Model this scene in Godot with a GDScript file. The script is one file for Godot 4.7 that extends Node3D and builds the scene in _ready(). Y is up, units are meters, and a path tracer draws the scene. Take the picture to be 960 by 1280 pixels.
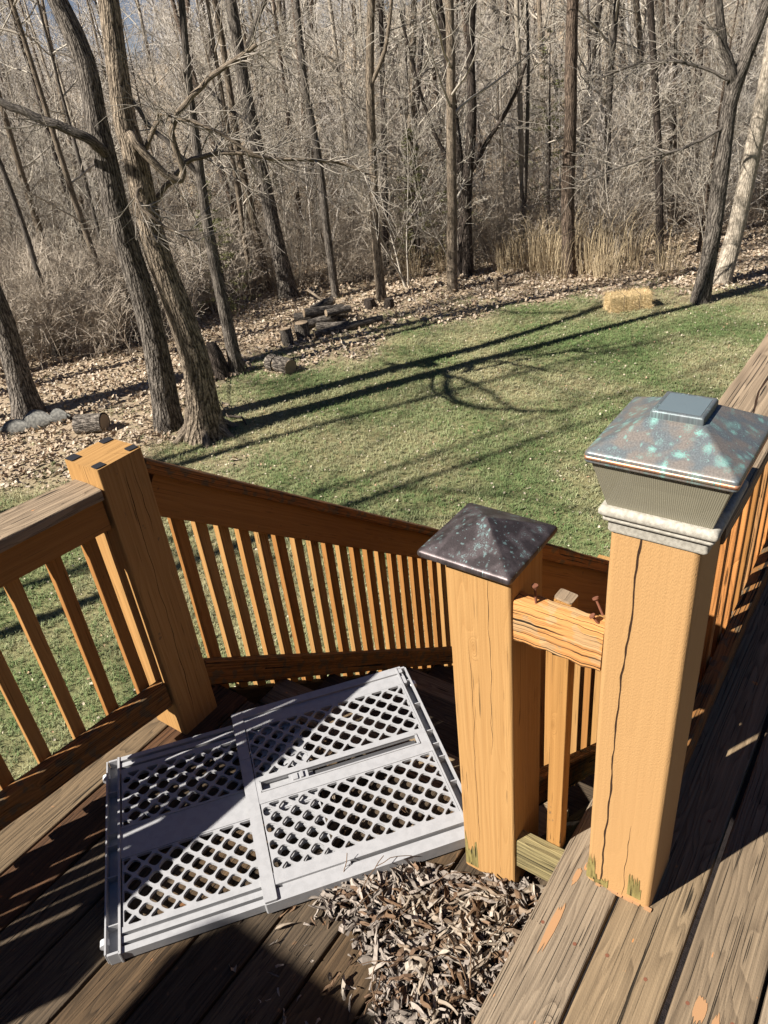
extends Node3D

# ------------------------------------------------------------------ helpers
var names := {}
var rng := RandomNumberGenerator.new()
var M := {}

class MB:
	var v := PackedVector3Array()
	var n := PackedVector3Array()
	var t := PackedVector2Array()
	var c := PackedColorArray()
	var ix := PackedInt32Array()
	var tint := Color(1, 1, 1)
	var colored := false

	func add(p: Vector3, nn: Vector3, uv: Vector2) -> int:
		v.append(p); n.append(nn); t.append(uv)
		if colored: c.append(tint)
		return v.size() - 1

	func tri(a: Vector3, b: Vector3, d: Vector3, out: Vector3, ua := Vector2(), ub := Vector2(), ud := Vector2()):
		var nn := (b - a).cross(d - a)
		if nn.length_squared() < 1e-16: return
		var flip := nn.dot(out) > 0.0
		nn = nn.normalized() * (1.0 if flip else -1.0)
		var k := add(a, nn, ua); add(b, nn, ub); add(d, nn, ud)
		if flip: ix.append_array([k, k + 2, k + 1])
		else: ix.append_array([k, k + 1, k + 2])

	func quad(a: Vector3, b: Vector3, d: Vector3, e: Vector3, out: Vector3, ua := Vector2(), ub := Vector2(), ud := Vector2(), ue := Vector2()):
		tri(a, b, d, out, ua, ub, ud)
		tri(a, d, e, out, ua, ud, ue)

	func tube(p: PackedVector3Array, r: PackedFloat32Array, sides: int, us := 1.0, vs := 1.0, cap := false, lump := 0.0, nz: FastNoiseLite = null):
		var m := p.size()
		var tg := (p[1] - p[0]).normalized()
		var side := tg.cross(Vector3.UP if absf(tg.y) < 0.9 else Vector3.RIGHT).normalized()
		var first := v.size()
		var along := 0.0
		for i in m:
			if i > 0: along += p[i].distance_to(p[i - 1])
			if i < m - 1 and i > 0: tg = (p[i + 1] - p[i - 1]).normalized()
			elif i == m - 1: tg = (p[i] - p[i - 1]).normalized()
			side = (side - tg * side.dot(tg)).normalized()
			var bin := tg.cross(side)
			for k in sides + 1:
				var a := TAU * float(k % sides) / sides
				var d := side * cos(a) + bin * sin(a)
				var rr := r[i]
				if lump > 0.0: rr *= 1.0 + lump * nz.get_noise_3d(d.x * 6.0 , along * 1.2, d.z * 6.0)
				add(p[i] + d * rr, d, Vector2(us * k / sides, along * vs))
		var w := sides + 1
		for i in m - 1:
			for k in sides:
				var a := first + i * w + k
				ix.append_array([a, a + w, a + w + 1, a, a + w + 1, a + 1])
		if cap:
			for e in 2:
				var q := 0 if e == 0 else m - 1
				var o := (p[0] - p[1]) if e == 0 else (p[m - 1] - p[m - 2])
				for k in sides:
					var a := first + q * w + k
					tri(p[q], v[a], v[a + 1], o, Vector2(.5, .5), Vector2(.5 + .5 * cos(TAU * k / sides), .5 + .5 * sin(TAU * k / sides)), Vector2(.5 + .5 * cos(TAU * (k + 1) / sides), .5 + .5 * sin(TAU * (k + 1) / sides)))

	# a timber of rounded rectangular section from p0 to p1; face 0 is +x (up cross along), 1 is up, 2 is -x, 3 is down
	func beam(p0: Vector3, p1: Vector3, up: Vector3, w: float, h: float, o := {}):
		var rings: int = o.get("rings", 2)
		var rad: float = o.get("r", 0.004)
		var wob: float = o.get("wob", 0.0)
		var cracks: Array = o.get("cracks", []).duplicate()
		cracks.sort_custom(func(a, b): return a.off + a.get("drift", 0.0) * .5 < b.off + b.get("drift", 0.0) * .5)
		var uo: Vector2 = o.get("uv", Vector2())
		var tg := (p1 - p0).normalized()
		var y := (up - tg * up.dot(tg)).normalized()
		var x := y.cross(tg)
		var L := p0.distance_to(p1)
		var nz := FastNoiseLite.new()
		var nz2 := FastNoiseLite.new()
		nz2.seed = o.get("seed", 1) + 5; nz2.frequency = 1.1; nz2.fractal_octaves = 2
		nz.seed = o.get("seed", 1); nz.frequency = o.get("freq", 3.0); nz.fractal_octaves = 3
		var first := v.size()
		var W := 0
		var ends := [PackedInt32Array(), PackedInt32Array()]
		for i in rings:
			var f := float(i) / (rings - 1)
			var base := p0 + tg * L * f
			var pts := PackedVector2Array()
			var nrm := PackedVector2Array()
			var ci := 0
			for q in 4:
				var face := q
				var hw := w * .5 if face % 2 == 0 else h * .5     # distance of the face from the centre
				var hl := (h * .5 if face % 2 == 0 else w * .5) - rad
				var fn: Vector2 = [Vector2(1, 0), Vector2(0, 1), Vector2(-1, 0), Vector2(0, -1)][face]
				var fa: Vector2 = [Vector2(0, 1), Vector2(-1, 0), Vector2(0, -1), Vector2(1, 0)][face]
				pts.append(fn * hw - fa * hl); nrm.append(fn)
				for ck in cracks:
					if ck.face != face: continue
					var at: float = ck.off + ck.get("drift", 0.0) * f + ck.wander * nz2.get_noise_2d(f * L, ck.off * 100.0) + .004 * nz2.get_noise_2d(f * L * 9.0, ck.off * 50.0)
					var e := clampf(minf((f - ck.a) / .08, (ck.b - f) / .08), 0, 1)
					var cw: float = ck.w * e * (1.0 + .6 * nz.get_noise_2d(f * L * 6.0, 77.0)) + .0002
					pts.append(fn * hw + fa * (at - cw)); nrm.append(fn)
					pts.append(fn * (hw - ck.d * e) + fa * at); nrm.append(fn)
					pts.append(fn * hw + fa * (at + cw)); nrm.append(fn)
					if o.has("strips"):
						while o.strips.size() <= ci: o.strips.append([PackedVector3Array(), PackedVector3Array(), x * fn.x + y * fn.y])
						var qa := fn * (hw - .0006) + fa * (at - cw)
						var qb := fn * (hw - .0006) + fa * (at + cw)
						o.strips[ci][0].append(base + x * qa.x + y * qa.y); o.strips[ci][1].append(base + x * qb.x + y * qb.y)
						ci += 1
				pts.append(fn * hw + fa * hl); nrm.append(fn)
				pts.append(fn * (hw - rad * .293) + fa * (hl + rad * .707)); nrm.append((fn + fa).normalized())
			pts.append(pts[0]); nrm.append(nrm[0])
			W = pts.size()
			var per := 0.0
			for k in W:
				if k > 0: per += pts[k].distance_to(pts[k - 1]) if nrm[k] != nrm[k - 1] or cracks.is_empty() else absf((pts[k] - pts[k - 1]).dot(Vector2(-nrm[k].y, nrm[k].x)))
				var P := base + x * pts[k].x + y * pts[k].y
				var N := x * nrm[k].x + y * nrm[k].y
				if wob > 0.0: P += N * wob * nz.get_noise_3dv(P)
				var id := add(P, N, Vector2(per / .4, f * L / 2.0) + uo)
				if i == 0: ends[0].append(id)
				if i == rings - 1: ends[1].append(id)
		for i in rings - 1:
			for k in W - 1:
				var a := first + i * W + k
				ix.append_array([a, a + W, a + W + 1, a, a + W + 1, a + 1])
		for e in 2:
			var cc := (p0 if e == 0 else p1)
			var o3 := -tg if e == 0 else tg
			for k in W - 1:
				var A: Vector3 = v[ends[e][k]]
				var B: Vector3 = v[ends[e][k + 1]]
				tri(cc, A, B, o3, uo, uo + Vector2((A - cc).dot(x) / .4, (A - cc).dot(y) / 2.0), uo + Vector2((B - cc).dot(x) / .4, (B - cc).dot(y) / 2.0))

	func box(lo: Vector3, hi: Vector3, r := 0.003, uo := Vector2()):
		var cx := (lo + hi) * .5
		beam(Vector3(cx.x, lo.y, cx.z), Vector3(cx.x, hi.y, cx.z), Vector3.BACK, hi.x - lo.x, hi.z - lo.z, {"r": r, "uv": uo})

	# sweeps a profile of (half width, y) round a square
	func square(prof: PackedVector2Array, corner: float, tile := .4):
		var first := v.size()
		var W := 0
		for i in prof.size():
			var hw := prof[i].x
			var cr := minf(corner, hw * .3)
			var sl := (prof[mini(i + 1, prof.size() - 1)] - prof[maxi(i - 1, 0)]).normalized()
			var nn := Vector2(sl.y, -sl.x)
			var k := 0
			for q in 4:
				for s in 3:
					var a := q * PI / 2 + s * PI / 4
					var cq := Vector2(1, 1).rotated(q * PI / 2) * (hw - cr)
					var d := Vector2(cos(a), sin(a))
					var P := cq + d * cr
					add(Vector3(P.x, prof[i].y, -P.y), Vector3(d.x * nn.x, nn.y, -d.y * nn.x).normalized(), Vector2(P.x, P.y) / tile)
					k += 1
			v.append(v[first + i * 13]); n.append(n[first + i * 13]); t.append(t[first + i * 13])
			if colored: c.append(tint)
			W = 13
		for i in prof.size() - 1:
			for k in W - 1:
				var a := first + i * W + k
				ix.append_array([a, a + W, a + W + 1, a, a + W + 1, a + 1])

	func mesh() -> ArrayMesh:
		var arr := []
		arr.resize(Mesh.ARRAY_MAX)
		arr[Mesh.ARRAY_VERTEX] = v; arr[Mesh.ARRAY_NORMAL] = n; arr[Mesh.ARRAY_TEX_UV] = t
		arr[Mesh.ARRAY_INDEX] = ix
		if colored: arr[Mesh.ARRAY_COLOR] = c
		var m := ArrayMesh.new()
		m.add_surface_from_arrays(Mesh.PRIMITIVE_TRIANGLES, arr)
		return m


func numbered(called: String) -> String:
	if not names.has(called):
		names[called] = 0
		return called
	names[called] += 1
	return "%s_%03d" % [called, names[called]]

func obj(called: String, mb, mat: Material, parent: Node = self) -> MeshInstance3D:
	var o := MeshInstance3D.new()
	o.mesh = mb.mesh() if mb is MB else mb
	o.material_override = mat
	o.name = numbered(called) if parent == self else called
	parent.add_child(o, true)
	return o

func tag(o: Node, label: String, category: String, group := "") -> Node:
	o.set_meta("label", label); o.set_meta("category", category)
	if group: o.set_meta("group", group)
	return o

func thing(called: String, label: String, category: String, at := Vector3.ZERO, group := "") -> Node3D:
	var o := Node3D.new()
	o.name = numbered(called); add_child(o); o.position = at
	tag(o, label, category, group)
	return o

func structure(called: String, at := Vector3.ZERO) -> Node3D:
	var o := Node3D.new()
	o.name = numbered(called); add_child(o); o.position = at
	o.set_meta("kind", "structure")
	return o

func multi(called: String, mesh: Mesh, mat: Material, xf: Array, cols: Array, parent: Node = self) -> MultiMeshInstance3D:
	var mm := MultiMesh.new()
	mm.transform_format = MultiMesh.TRANSFORM_3D
	mm.use_colors = not cols.is_empty()
	mm.mesh = mesh
	mm.instance_count = xf.size()
	for i in xf.size():
		mm.set_instance_transform(i, xf[i])
		if cols: mm.set_instance_color(i, cols[i])
	var o := MultiMeshInstance3D.new()
	o.multimesh = mm
	o.material_override = mat
	o.name = numbered(called) if parent == self else called
	parent.add_child(o, true)
	o.set_meta("kind", "stuff")
	return o

func rr(a: float, b: float) -> float:
	return rng.randf_range(a, b)

func noise(sd: int, f: float, oct := 3) -> FastNoiseLite:
	var z := FastNoiseLite.new()
	z.seed = sd; z.frequency = f; z.fractal_octaves = oct
	return z

# ------------------------------------------------------------------ textures
func field(sd: int, f: float, w: int, h: int, hs: int, ridged := false) -> PackedByteArray:
	var z := noise(sd, f, 3)
	z.noise_type = FastNoiseLite.TYPE_SIMPLEX_SMOOTH
	if ridged:
		z.fractal_type = FastNoiseLite.FRACTAL_RIDGED
		z.fractal_octaves = 1
	var im := z.get_seamless_image(w, hs)
	if hs != h: im.resize(w, h, Image.INTERPOLATE_CUBIC)
	return im.get_data()

func wood(sd: int, dark: Color, light: Color, o := {}) -> Array:
	var w := 512
	var h := 2048
	var A := field(sd, .22, w, h, 14)
	var B := field(sd + 1, .06, w, h, 28)
	var C := field(sd + 2, .009, w, h, o.get("warp", 300))
	var D := field(sd + 3, .045, w, h, 20, true)
	var E := field(sd + 4, .016, w, h, h)
	var F := field(sd + 5, .5, w, h, 700)
	var rings: float = o.get("rings", 22.0)
	var amp: float = o.get("amp", 7.0)
	var kr: float = o.get("ring", .35)
	var ka: float = o.get("fiber", .3)
	var kb: float = o.get("streak", .4)
	var kc: float = o.get("crack", .8)
	var crk: float = o.get("cut", .93)
	var patch: Color = o.get("patch", dark)
	var pcut: float = o.get("pcut", 2.0)
	var soft: float = o.get("soft", .1)
	var bare: bool = o.get("bare", false)
	var stip: float = o.get("stipple", 0.0)
	var kn := PackedFloat32Array(); kn.resize(w * h)
	var kr_ := RandomNumberGenerator.new(); kr_.seed = sd
	for k in int(o.get("knots", 5)):
		var kx := kr_.randi_range(0, w - 1)
		var ky := kr_.randi_range(0, h - 1)
		var sx := kr_.randf_range(9, 18)
		var sy := sx * kr_.randf_range(1.6, 2.6)
		for dy in range(-int(sy * 3), int(sy * 3)):
			for dx in range(-int(sx * 3), int(sx * 3)):
				kn[((ky + dy + h) % h) * w + (kx + dx + w) % w] += exp(-(dx * dx / (sx * sx) + dy * dy / (sy * sy)))
	var ta := PackedFloat32Array()
	for i in 1024:
		var f := float(i) / 1024
		ta.append(pow(f, 2.2) - (smoothstep(.9, 1.0, f)))
	var al := PackedByteArray(); al.resize(w * h * 3)
	var he := PackedByteArray(); he.resize(w * h)
	var i := 0
	for y in h:
		for x in w:
			var a := A[i] / 255.0
			var ph := rings * x / w + amp * C[i] / 255.0 + 4.0 * kn[i]
			var r := 1.0 - ta[int((ph - floorf(ph)) * 1023.0)]
			var l := .5 + kr * (r - .6) + ka * (a - .5) + kb * (B[i] / 255.0 - .5) + .16 * (F[i] / 255.0 - .5) - .55 * maxf(0.0, kn[i] - .5)
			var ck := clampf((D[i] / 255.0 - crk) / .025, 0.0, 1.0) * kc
			var p := clampf((E[i] / 255.0 + .12 * (a - .5) + .1 * (r - .5) - pcut) / soft, 0.0, 1.0)
			var k := clampf(l, 0, 1)
			var q := (1.0 - .8 * ck)  # cracks darkened in the colour, for grime and the shade of the cavity
			var R := dark.r + (light.r - dark.r) * k
			var G := dark.g + (light.g - dark.g) * k
			var b := dark.b + (light.b - dark.b) * k
			if p > 0.0:
				var m := .75 + .5 * k
				R += (patch.r * m - R) * p; G += (patch.g * m - G) * p; b += (patch.b * m - b) * p
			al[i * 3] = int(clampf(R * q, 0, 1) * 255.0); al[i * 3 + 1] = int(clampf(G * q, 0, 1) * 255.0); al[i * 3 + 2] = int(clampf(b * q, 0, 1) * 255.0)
			he[i] = int(clampf((.25 + .5 * k - .6 * ck + (.12 * p if bare else 0.0) + stip * (F[i] / 255.0 - .5)) * 255.0, 0, 255))
			i += 1
	var hi := Image.create_from_data(w, h, false, Image.FORMAT_L8, he)
	hi.convert(Image.FORMAT_RGBA8)
	hi.bump_map_to_normal_map(o.get("bump", 5.0))
	return [ImageTexture.create_from_image(Image.create_from_data(w, h, false, Image.FORMAT_RGB8, al)), ImageTexture.create_from_image(hi)]

func std(tx: Array, tint := Color(1, 1, 1), rough := .9, nscale := 1.0) -> StandardMaterial3D:
	var m := StandardMaterial3D.new()
	m.albedo_texture = tx[0]
	m.normal_enabled = true
	m.normal_texture = tx[1]
	m.normal_scale = nscale
	m.albedo_color = tint
	m.roughness = rough
	m.metallic_specular = .35
	return m

func flat(c: Color, rough := .9, spec := .35) -> StandardMaterial3D:
	var m := StandardMaterial3D.new()
	m.albedo_color = c
	m.roughness = rough
	m.metallic_specular = spec
	return m

# blotched surface: base colour, with spots of other colours
func blotch(sd: int, size: int, f: float, cols: Array, stops: Array, bump := 2.0, oct := 4) -> Array:
	var z := noise(sd, f, oct)
	var im := z.get_seamless_image(size, size)
	var da := im.get_data()
	var z2 := noise(sd + 9, f * 6.0, 2).get_seamless_image(size, size).get_data()
	var lut := PackedColorArray()
	for i in 256:
		var f1 := i / 255.0
		var c: Color = cols[0]
		for k in range(1, cols.size()):
			c = c.lerp(cols[k], smoothstep(stops[k - 1][0], stops[k - 1][1], f1))
		lut.append(c)
	var al := PackedByteArray(); al.resize(size * size * 3)
	for i in size * size:
		var c := lut[clampi(int(da[i] * .72 + z2[i] * .28), 0, 255)]
		al[i * 3] = int(c.r * 255); al[i * 3 + 1] = int(c.g * 255); al[i * 3 + 2] = int(c.b * 255)
	var hi := Image.create_from_data(size, size, false, Image.FORMAT_L8, z2)
	hi.convert(Image.FORMAT_RGBA8)
	hi.bump_map_to_normal_map(bump)
	return [ImageTexture.create_from_image(Image.create_from_data(size, size, false, Image.FORMAT_RGB8, al)), ImageTexture.create_from_image(hi)]

# weathered copper: brown sheen, runs of grime, drops and rings of verdigris
func copper(sd: int, base: Color, base2: Color, verd: Color, spots: int, edge: bool) -> Array:
	var s := 512
	var r := RandomNumberGenerator.new(); r.seed = sd
	var n1 := noise(sd, .008, 4).get_seamless_image(s, s).get_data()
	var n2 := noise(sd + 1, .12, 3).get_seamless_image(s, s).get_data()
	var va := PackedFloat32Array(); va.resize(s * s)
	for k in spots:
		var cx := r.randi_range(0, s - 1)
		var cy := r.randi_range(0, s - 1)
		var rad := 1.2 + 19.0 * pow(r.randf(), 3.5) * (1.0 if edge else .45)
		var ring := r.randf() < .55 and rad > 5.0
		var st := r.randf_range(.35, 1.0)
		var el := r.randf_range(.7, 1.5)
		for dy in range(-int(rad * 2) - 1, int(rad * 2) + 2):
			for dx in range(-int(rad * 2) - 1, int(rad * 2) + 2):
				var d := Vector2(dx * el, dy / el).length() / rad
				var q := ((cy + dy + s) % s) * s + (cx + dx + s) % s
				d += (n2[q] / 255.0 - .5) * 1.9
				var a := clampf((1.0 - d) * 3.0, 0, 1)
				if ring: a *= .35 + .65 * smoothstep(.35, .8, d)
				va[q] = maxf(va[q], a * st)
	var al := PackedByteArray(); al.resize(s * s * 3)
	var he := PackedByteArray(); he.resize(s * s)
	for i in s * s:
		var f := n1[i] / 255.0
		var g := n2[i] / 255.0
		var c := base.lerp(base2, smoothstep(.3, .7, f)) * (.86 + .28 * g)
		var m := clampf(va[i] + smoothstep(.66, .9, f * .7 + g * .3) * .7, 0, 1)
		c = c.lerp(verd * (.8 + .4 * g), m)
		al[i * 3] = int(clampf(c.r, 0, 1) * 255); al[i * 3 + 1] = int(clampf(c.g, 0, 1) * 255); al[i * 3 + 2] = int(clampf(c.b, 0, 1) * 255)
		he[i] = int(clampf(.4 + .3 * m + .2 * g, 0, 1) * 255)
	var hi := Image.create_from_data(s, s, false, Image.FORMAT_L8, he)
	hi.convert(Image.FORMAT_RGBA8)
	hi.bump_map_to_normal_map(.7)
	return [ImageTexture.create_from_image(Image.create_from_data(s, s, false, Image.FORMAT_RGB8, al)), ImageTexture.create_from_image(hi)]

func bark(sd: int, dark: Color, light: Color) -> Array:
	var w := 512
	var h := 1024
	var A := field(sd, .034, w, h, 90, true)
	var B := field(sd + 1, .09, w, h, 260)
	var C := field(sd + 2, .012, w, h, h)
	var al := PackedByteArray(); al.resize(w * h * 3)
	var he := PackedByteArray(); he.resize(w * h)
	for i in w * h:
		var f := 1.0 - A[i] / 255.0
		var k := clampf(smoothstep(.0, .5, f) * .55 + .75 * (B[i] / 255.0 - .32), 0, 1)
		var c := dark.lerp(light, k) * (.82 + .36 * C[i] / 255.0)
		al[i * 3] = int(clampf(c.r, 0, 1) * 255); al[i * 3 + 1] = int(clampf(c.g, 0, 1) * 255); al[i * 3 + 2] = int(clampf(c.b, 0, 1) * 255)
		he[i] = int(k * 255)
	var hi := Image.create_from_data(w, h, false, Image.FORMAT_L8, he)
	hi.convert(Image.FORMAT_RGBA8)
	hi.bump_map_to_normal_map(10.0)
	return [ImageTexture.create_from_image(Image.create_from_data(w, h, false, Image.FORMAT_RGB8, al)), ImageTexture.create_from_image(hi)]

# ------------------------------------------------------------------ terrain
var gn := noise(5, .09, 3)

func sst(a: float, b: float, x: float) -> float:
	return smoothstep(a, b, x)

func ground(x: float, z: float) -> float:
	var s := -.618 * x - .786 * z
	var q := .786 * x - .618 * z
	var r := maxf(0, s - 23.0)
	var y := -3.4 - .3 * sst(7, 16, s) + .15 * (minf(r, 34.0) - 4.0 * (1.0 - exp(-minf(r, 34.0) / 4.0))) + .15 * 12.0 * (1.0 - exp(-maxf(0.0, r - 34.0) / 12.0))
	y += minf(r * .012, .5) * gn.get_noise_2d(x, z) * 2.0
	y += clampf(q * .0018 * minf(r, 60.0), -4.5, 2.0)
	return y

func lawn_edge(z: float) -> float:
	var P := [[3.0, -15.0], [-2.0, -13.2], [-4.0, -11.7], [-5.6, -10.0], [-6.7, -9.0], [-9.3, -9.8], [-11.8, -10.0], [-13.7, -9.2], [-15.2, -8.0], [-15.7, -6.0], [-16.8, -4.5], [-18.0, -3.0], [-22.0, 3.0], [-40.0, 30.0]]
	if z >= P[0][0]: return P[0][1]
	for i in P.size() - 1:
		if z >= P[i + 1][0]:
			return lerpf(P[i][1], P[i + 1][1], (z - P[i][0]) / (P[i + 1][0] - P[i][0]))
	return 30.0

var ln := noise(8, .45, 3)
var ln2 := noise(9, .16, 2)

func lawn(x: float, z: float) -> float:   # 1 on turf, 0 on the leaf litter
	var d := x - lawn_edge(z) + 1.9 * ln.get_noise_2d(x, z) + 1.6 * ln2.get_noise_2d(x, z)
	return smoothstep(-1.3, 1.7, d)

func on_ground(x: float, z: float) -> Vector3:
	return Vector3(x, ground(x, z), z)

# ------------------------------------------------------------------ trees
func limb(mb: MB, twigs: MB, p: Vector3, d: Vector3, length: float, r0: float, lv: int, o: Dictionary):
	var seg: float = o.seg[lv]
	var m := maxi(3, int(length / seg))
	var pts := PackedVector3Array()
	var rad := PackedFloat32Array()
	var gn_: float = o.gnarl[lv]
	var up: float = o.up[lv]
	var step := length / m
	for i in m + 1:
		pts.append(p)
		rad.append(maxf(r0 * (1.0 - float(o.taper[lv]) * i / m), o.minr))
		d = (d + Vector3(rr(-1, 1), rr(-1, 1), rr(-1, 1)) * gn_ + Vector3(0, up, 0)).normalized()
		p += d * step
	mb.tube(pts, rad, o.sides[lv], 1.0 if lv > 0 else 2.0, .8)
	if lv >= o.levels: return
	kids(twigs, twigs, pts, rad, length, lv, o)

func kids(mb: MB, twigs: MB, pts: PackedVector3Array, rad: PackedFloat32Array, length: float, lv: int, o: Dictionary):
	var m := pts.size() - 1
	var k: int = int(float(o.kids[lv]) * rr(.75, 1.25) + .5)
	for j in k:
		var f := rr(o.start[lv], 1.0)
		var at := minf(f * m, m - .01)
		var i := int(at)
		var b := pts[i].lerp(pts[i + 1], at - i)
		var td := (pts[i + 1] - pts[i]).normalized()
		var sd := td.cross(Vector3(rr(-1, 1), rr(-1, 1), rr(-1, 1))).normalized()
		var an := rr(o.ang[lv][0], o.ang[lv][1])
		var cd := td * cos(an) + sd * sin(an)
		var ll: float = o.len[lv] * rr(.55, 1.25) * (1.15 - .55 * f)
		limb(mb, twigs, b, cd, ll, minf(rad[i] * .62, o.rmax[lv]), lv + 1, o)

func tree_opts(kind: String) -> Dictionary:
	if kind == "tall":
		return {"levels": 3, "seg": [.9, .32, .24, .18], "gnarl": [.035, .2, .26, .28], "up": [.015, .05, .04, .02], "taper": [.8, .85, .85, .7], "minr": .0055,
			"sides": [8, 5, 3, 3], "kids": [13, 5, 3], "start": [.1, .15, .2], "ang": [[.7, 1.3], [.5, 1.1], [.4, 1.0]], "len": [3.2, 1.4, .65], "rmax": [.03, .012, .006]}
	if kind == "sapling":
		return {"levels": 3, "seg": [.5, .35, .22, .15], "gnarl": [.09, .16, .2, .25], "up": [.03, .06, .05, .02], "taper": [.8, .8, .8, .7], "minr": .005,
			"sides": [5, 3, 3, 3], "kids": [15, 6, 3], "start": [.1, .15, .2], "ang": [[.6, 1.2], [.5, 1.0], [.4, 1.0]], "len": [1.7, .75, .36], "rmax": [.018, .008, .005]}
	return {"levels": 2, "seg": [.3, .2, .13], "gnarl": [.18, .24, .28], "up": [.03, .03, .0], "taper": [.7, .7, .7], "minr": .003,
		"sides": [4, 3, 3], "kids": [8, 5], "start": [.15, .2], "ang": [[.5, 1.1], [.4, 1.1]], "len": [.75, .36], "rmax": [.008, .005]}

# a tree whose trunk follows the given points (metres from its base), with radii; extra limbs as lists of points
func hero(called: String, label: String, path: Array, bark_mat: Material, o: Dictionary, flare := 1.5, more := [], slim := .82, total := 17.0):
	var lean_top := Vector3.ZERO
	var base := Vector3(path[0][0], path[0][1], path[0][2])
	var t := thing(called, label, "tree", base)
	var pts := PackedVector3Array()
	var rad := PackedFloat32Array()
	var P := PackedVector3Array()
	var R := PackedFloat32Array()
	for q in path:
		P.append(Vector3(q[0], q[1], q[2]) - base); R.append(q[3] * slim)
	# carry the trunk on above what the photograph shows
	var d := (P[P.size() - 1] - P[P.size() - 2]).normalized()
	d = (d + lean_top).normalized()
	var hh := P[P.size() - 1]
	var r := R[R.size() - 1]
	while hh.y < total:
		d = (d + Vector3(rr(-.1, .1), .03, rr(-.1, .1))).normalized()
		hh += d * 1.2
		r *= .88
		P.append(hh); R.append(maxf(r, .02))
	for i in P.size() - 1:
		var a := P[maxi(i - 1, 0)]
		var b := P[i]
		var c := P[i + 1]
		var e := P[mini(i + 2, P.size() - 1)]
		var m := maxi(3, int(b.distance_to(c) / .25))
		for k in m:
			var f := float(k) / m
			pts.append(b.cubic_interpolate(c, a, e, f)); rad.append(lerpf(R[i], R[i + 1], f))
	for i in rad.size():
		rad[i] *= 1.0 + (flare - 1.0) * exp(-maxf(pts[i].y, 0.0) / .28)
	pts.insert(0, Vector3(0, -.25, 0)); rad.insert(0, rad[0] * 1.15)
	var mb := MB.new()
	var big: bool = R[0] > .15
	mb.tube(pts, rad, 28 if big else 10, maxf(1.0, roundf(R[0] * 6.0)), .7, false, .16 if big else .08, noise(int(absf(base.x * 100)), .5, 4))
	if flare > 1.5:    # root toes
		for k in 7:
			var a := TAU * k / 7 + rr(-.3, .3)
			var u := Vector3(cos(a), 0, sin(a))
			var e := R[0] * flare
			mb.tube([u * R[0] * .55 + Vector3(0, .55, 0), u * R[0] * .95 + Vector3(0, .22, 0), u * e * 1.15 + Vector3(0, .04, 0), u * e * 1.7 + Vector3(0, -.1, 0)], [R[0] * .3, R[0] * .3, R[0] * .22, R[0] * .1], 8, 1.0, .7)
	obj("trunk", mb, bark_mat, t)
	var br := MB.new()
	kids(br, br, pts, rad, total, 0, o)
	for L in more:
		var lp := PackedVector3Array()
		var lr := PackedFloat32Array()
		var q: Array = L[1]
		for i in q.size() - 1:
			var a := Vector3(q[maxi(i - 1, 0)][0], q[maxi(i - 1, 0)][1], q[maxi(i - 1, 0)][2]) - base
			var b := Vector3(q[i][0], q[i][1], q[i][2]) - base
			var c := Vector3(q[i + 1][0], q[i + 1][1], q[i + 1][2]) - base
			var e := Vector3(q[mini(i + 2, q.size() - 1)][0], q[mini(i + 2, q.size() - 1)][1], q[mini(i + 2, q.size() - 1)][2]) - base
			for k in 4:
				lp.append(b.cubic_interpolate(c, a, e, k / 4.0) + Vector3(rr(-1, 1), rr(-1, 1), rr(-1, 1)) * .015)
				lr.append(lerpf(L[0], L[0] * .35, (i + k / 4.0) / q.size()))
		var lm := MB.new()
		lm.tube(lp, lr, 8, 1.0, .8, true, .1, noise(3, .6, 3))
		obj("limb", lm, bark_mat, t)
		var ob := o.duplicate(true)
		ob.kids[1] = L[2]; ob.len[1] = L[3] if L.size() > 3 else 1.2
		ob.start[1] = .25
		kids(br, br, lp, lr, 3.0, 1, ob)
	if br.v.size() > 0: obj("branches", br, M.twig_dim, t)
	return t

func variant(kind: String, sd: int, height: float, r0: float, stems := 1) -> Array:
	rng.seed = sd
	var o := tree_opts(kind)
	var a := MB.new()
	var b := MB.new()
	for s in stems:
		var d := Vector3(rr(-.12, .12), 1, rr(-.12, .12)) if stems == 1 else Vector3(rr(-.45, .45), 1, rr(-.45, .45))
		limb(a, b, Vector3(rr(-.1, .1) * (stems - 1), -.15, rr(-.1, .1) * (stems - 1)), d.normalized(), height * rr(.8, 1.0), r0 * rr(.7, 1.0), 0, o)
	return [a.mesh(), b.mesh() if b.v.size() else null]

func joined(ms: Array) -> ArrayMesh:
	var st := SurfaceTool.new()
	for m in ms:
		if m: st.append_from(m, 0, Transform3D())
	return st.commit()

func placed(x: float, z: float, sc: float, sink := 0.0, tilt := .06) -> Transform3D:
	var b := Basis(Vector3.UP, rr(0, TAU)).rotated(Vector3(rr(-1, 1), 0, rr(-1, 1)).normalized(), rr(0, tilt))
	return Transform3D(b.scaled(Vector3.ONE * sc), Vector3(x, ground(x, z) - sink, z))

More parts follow.
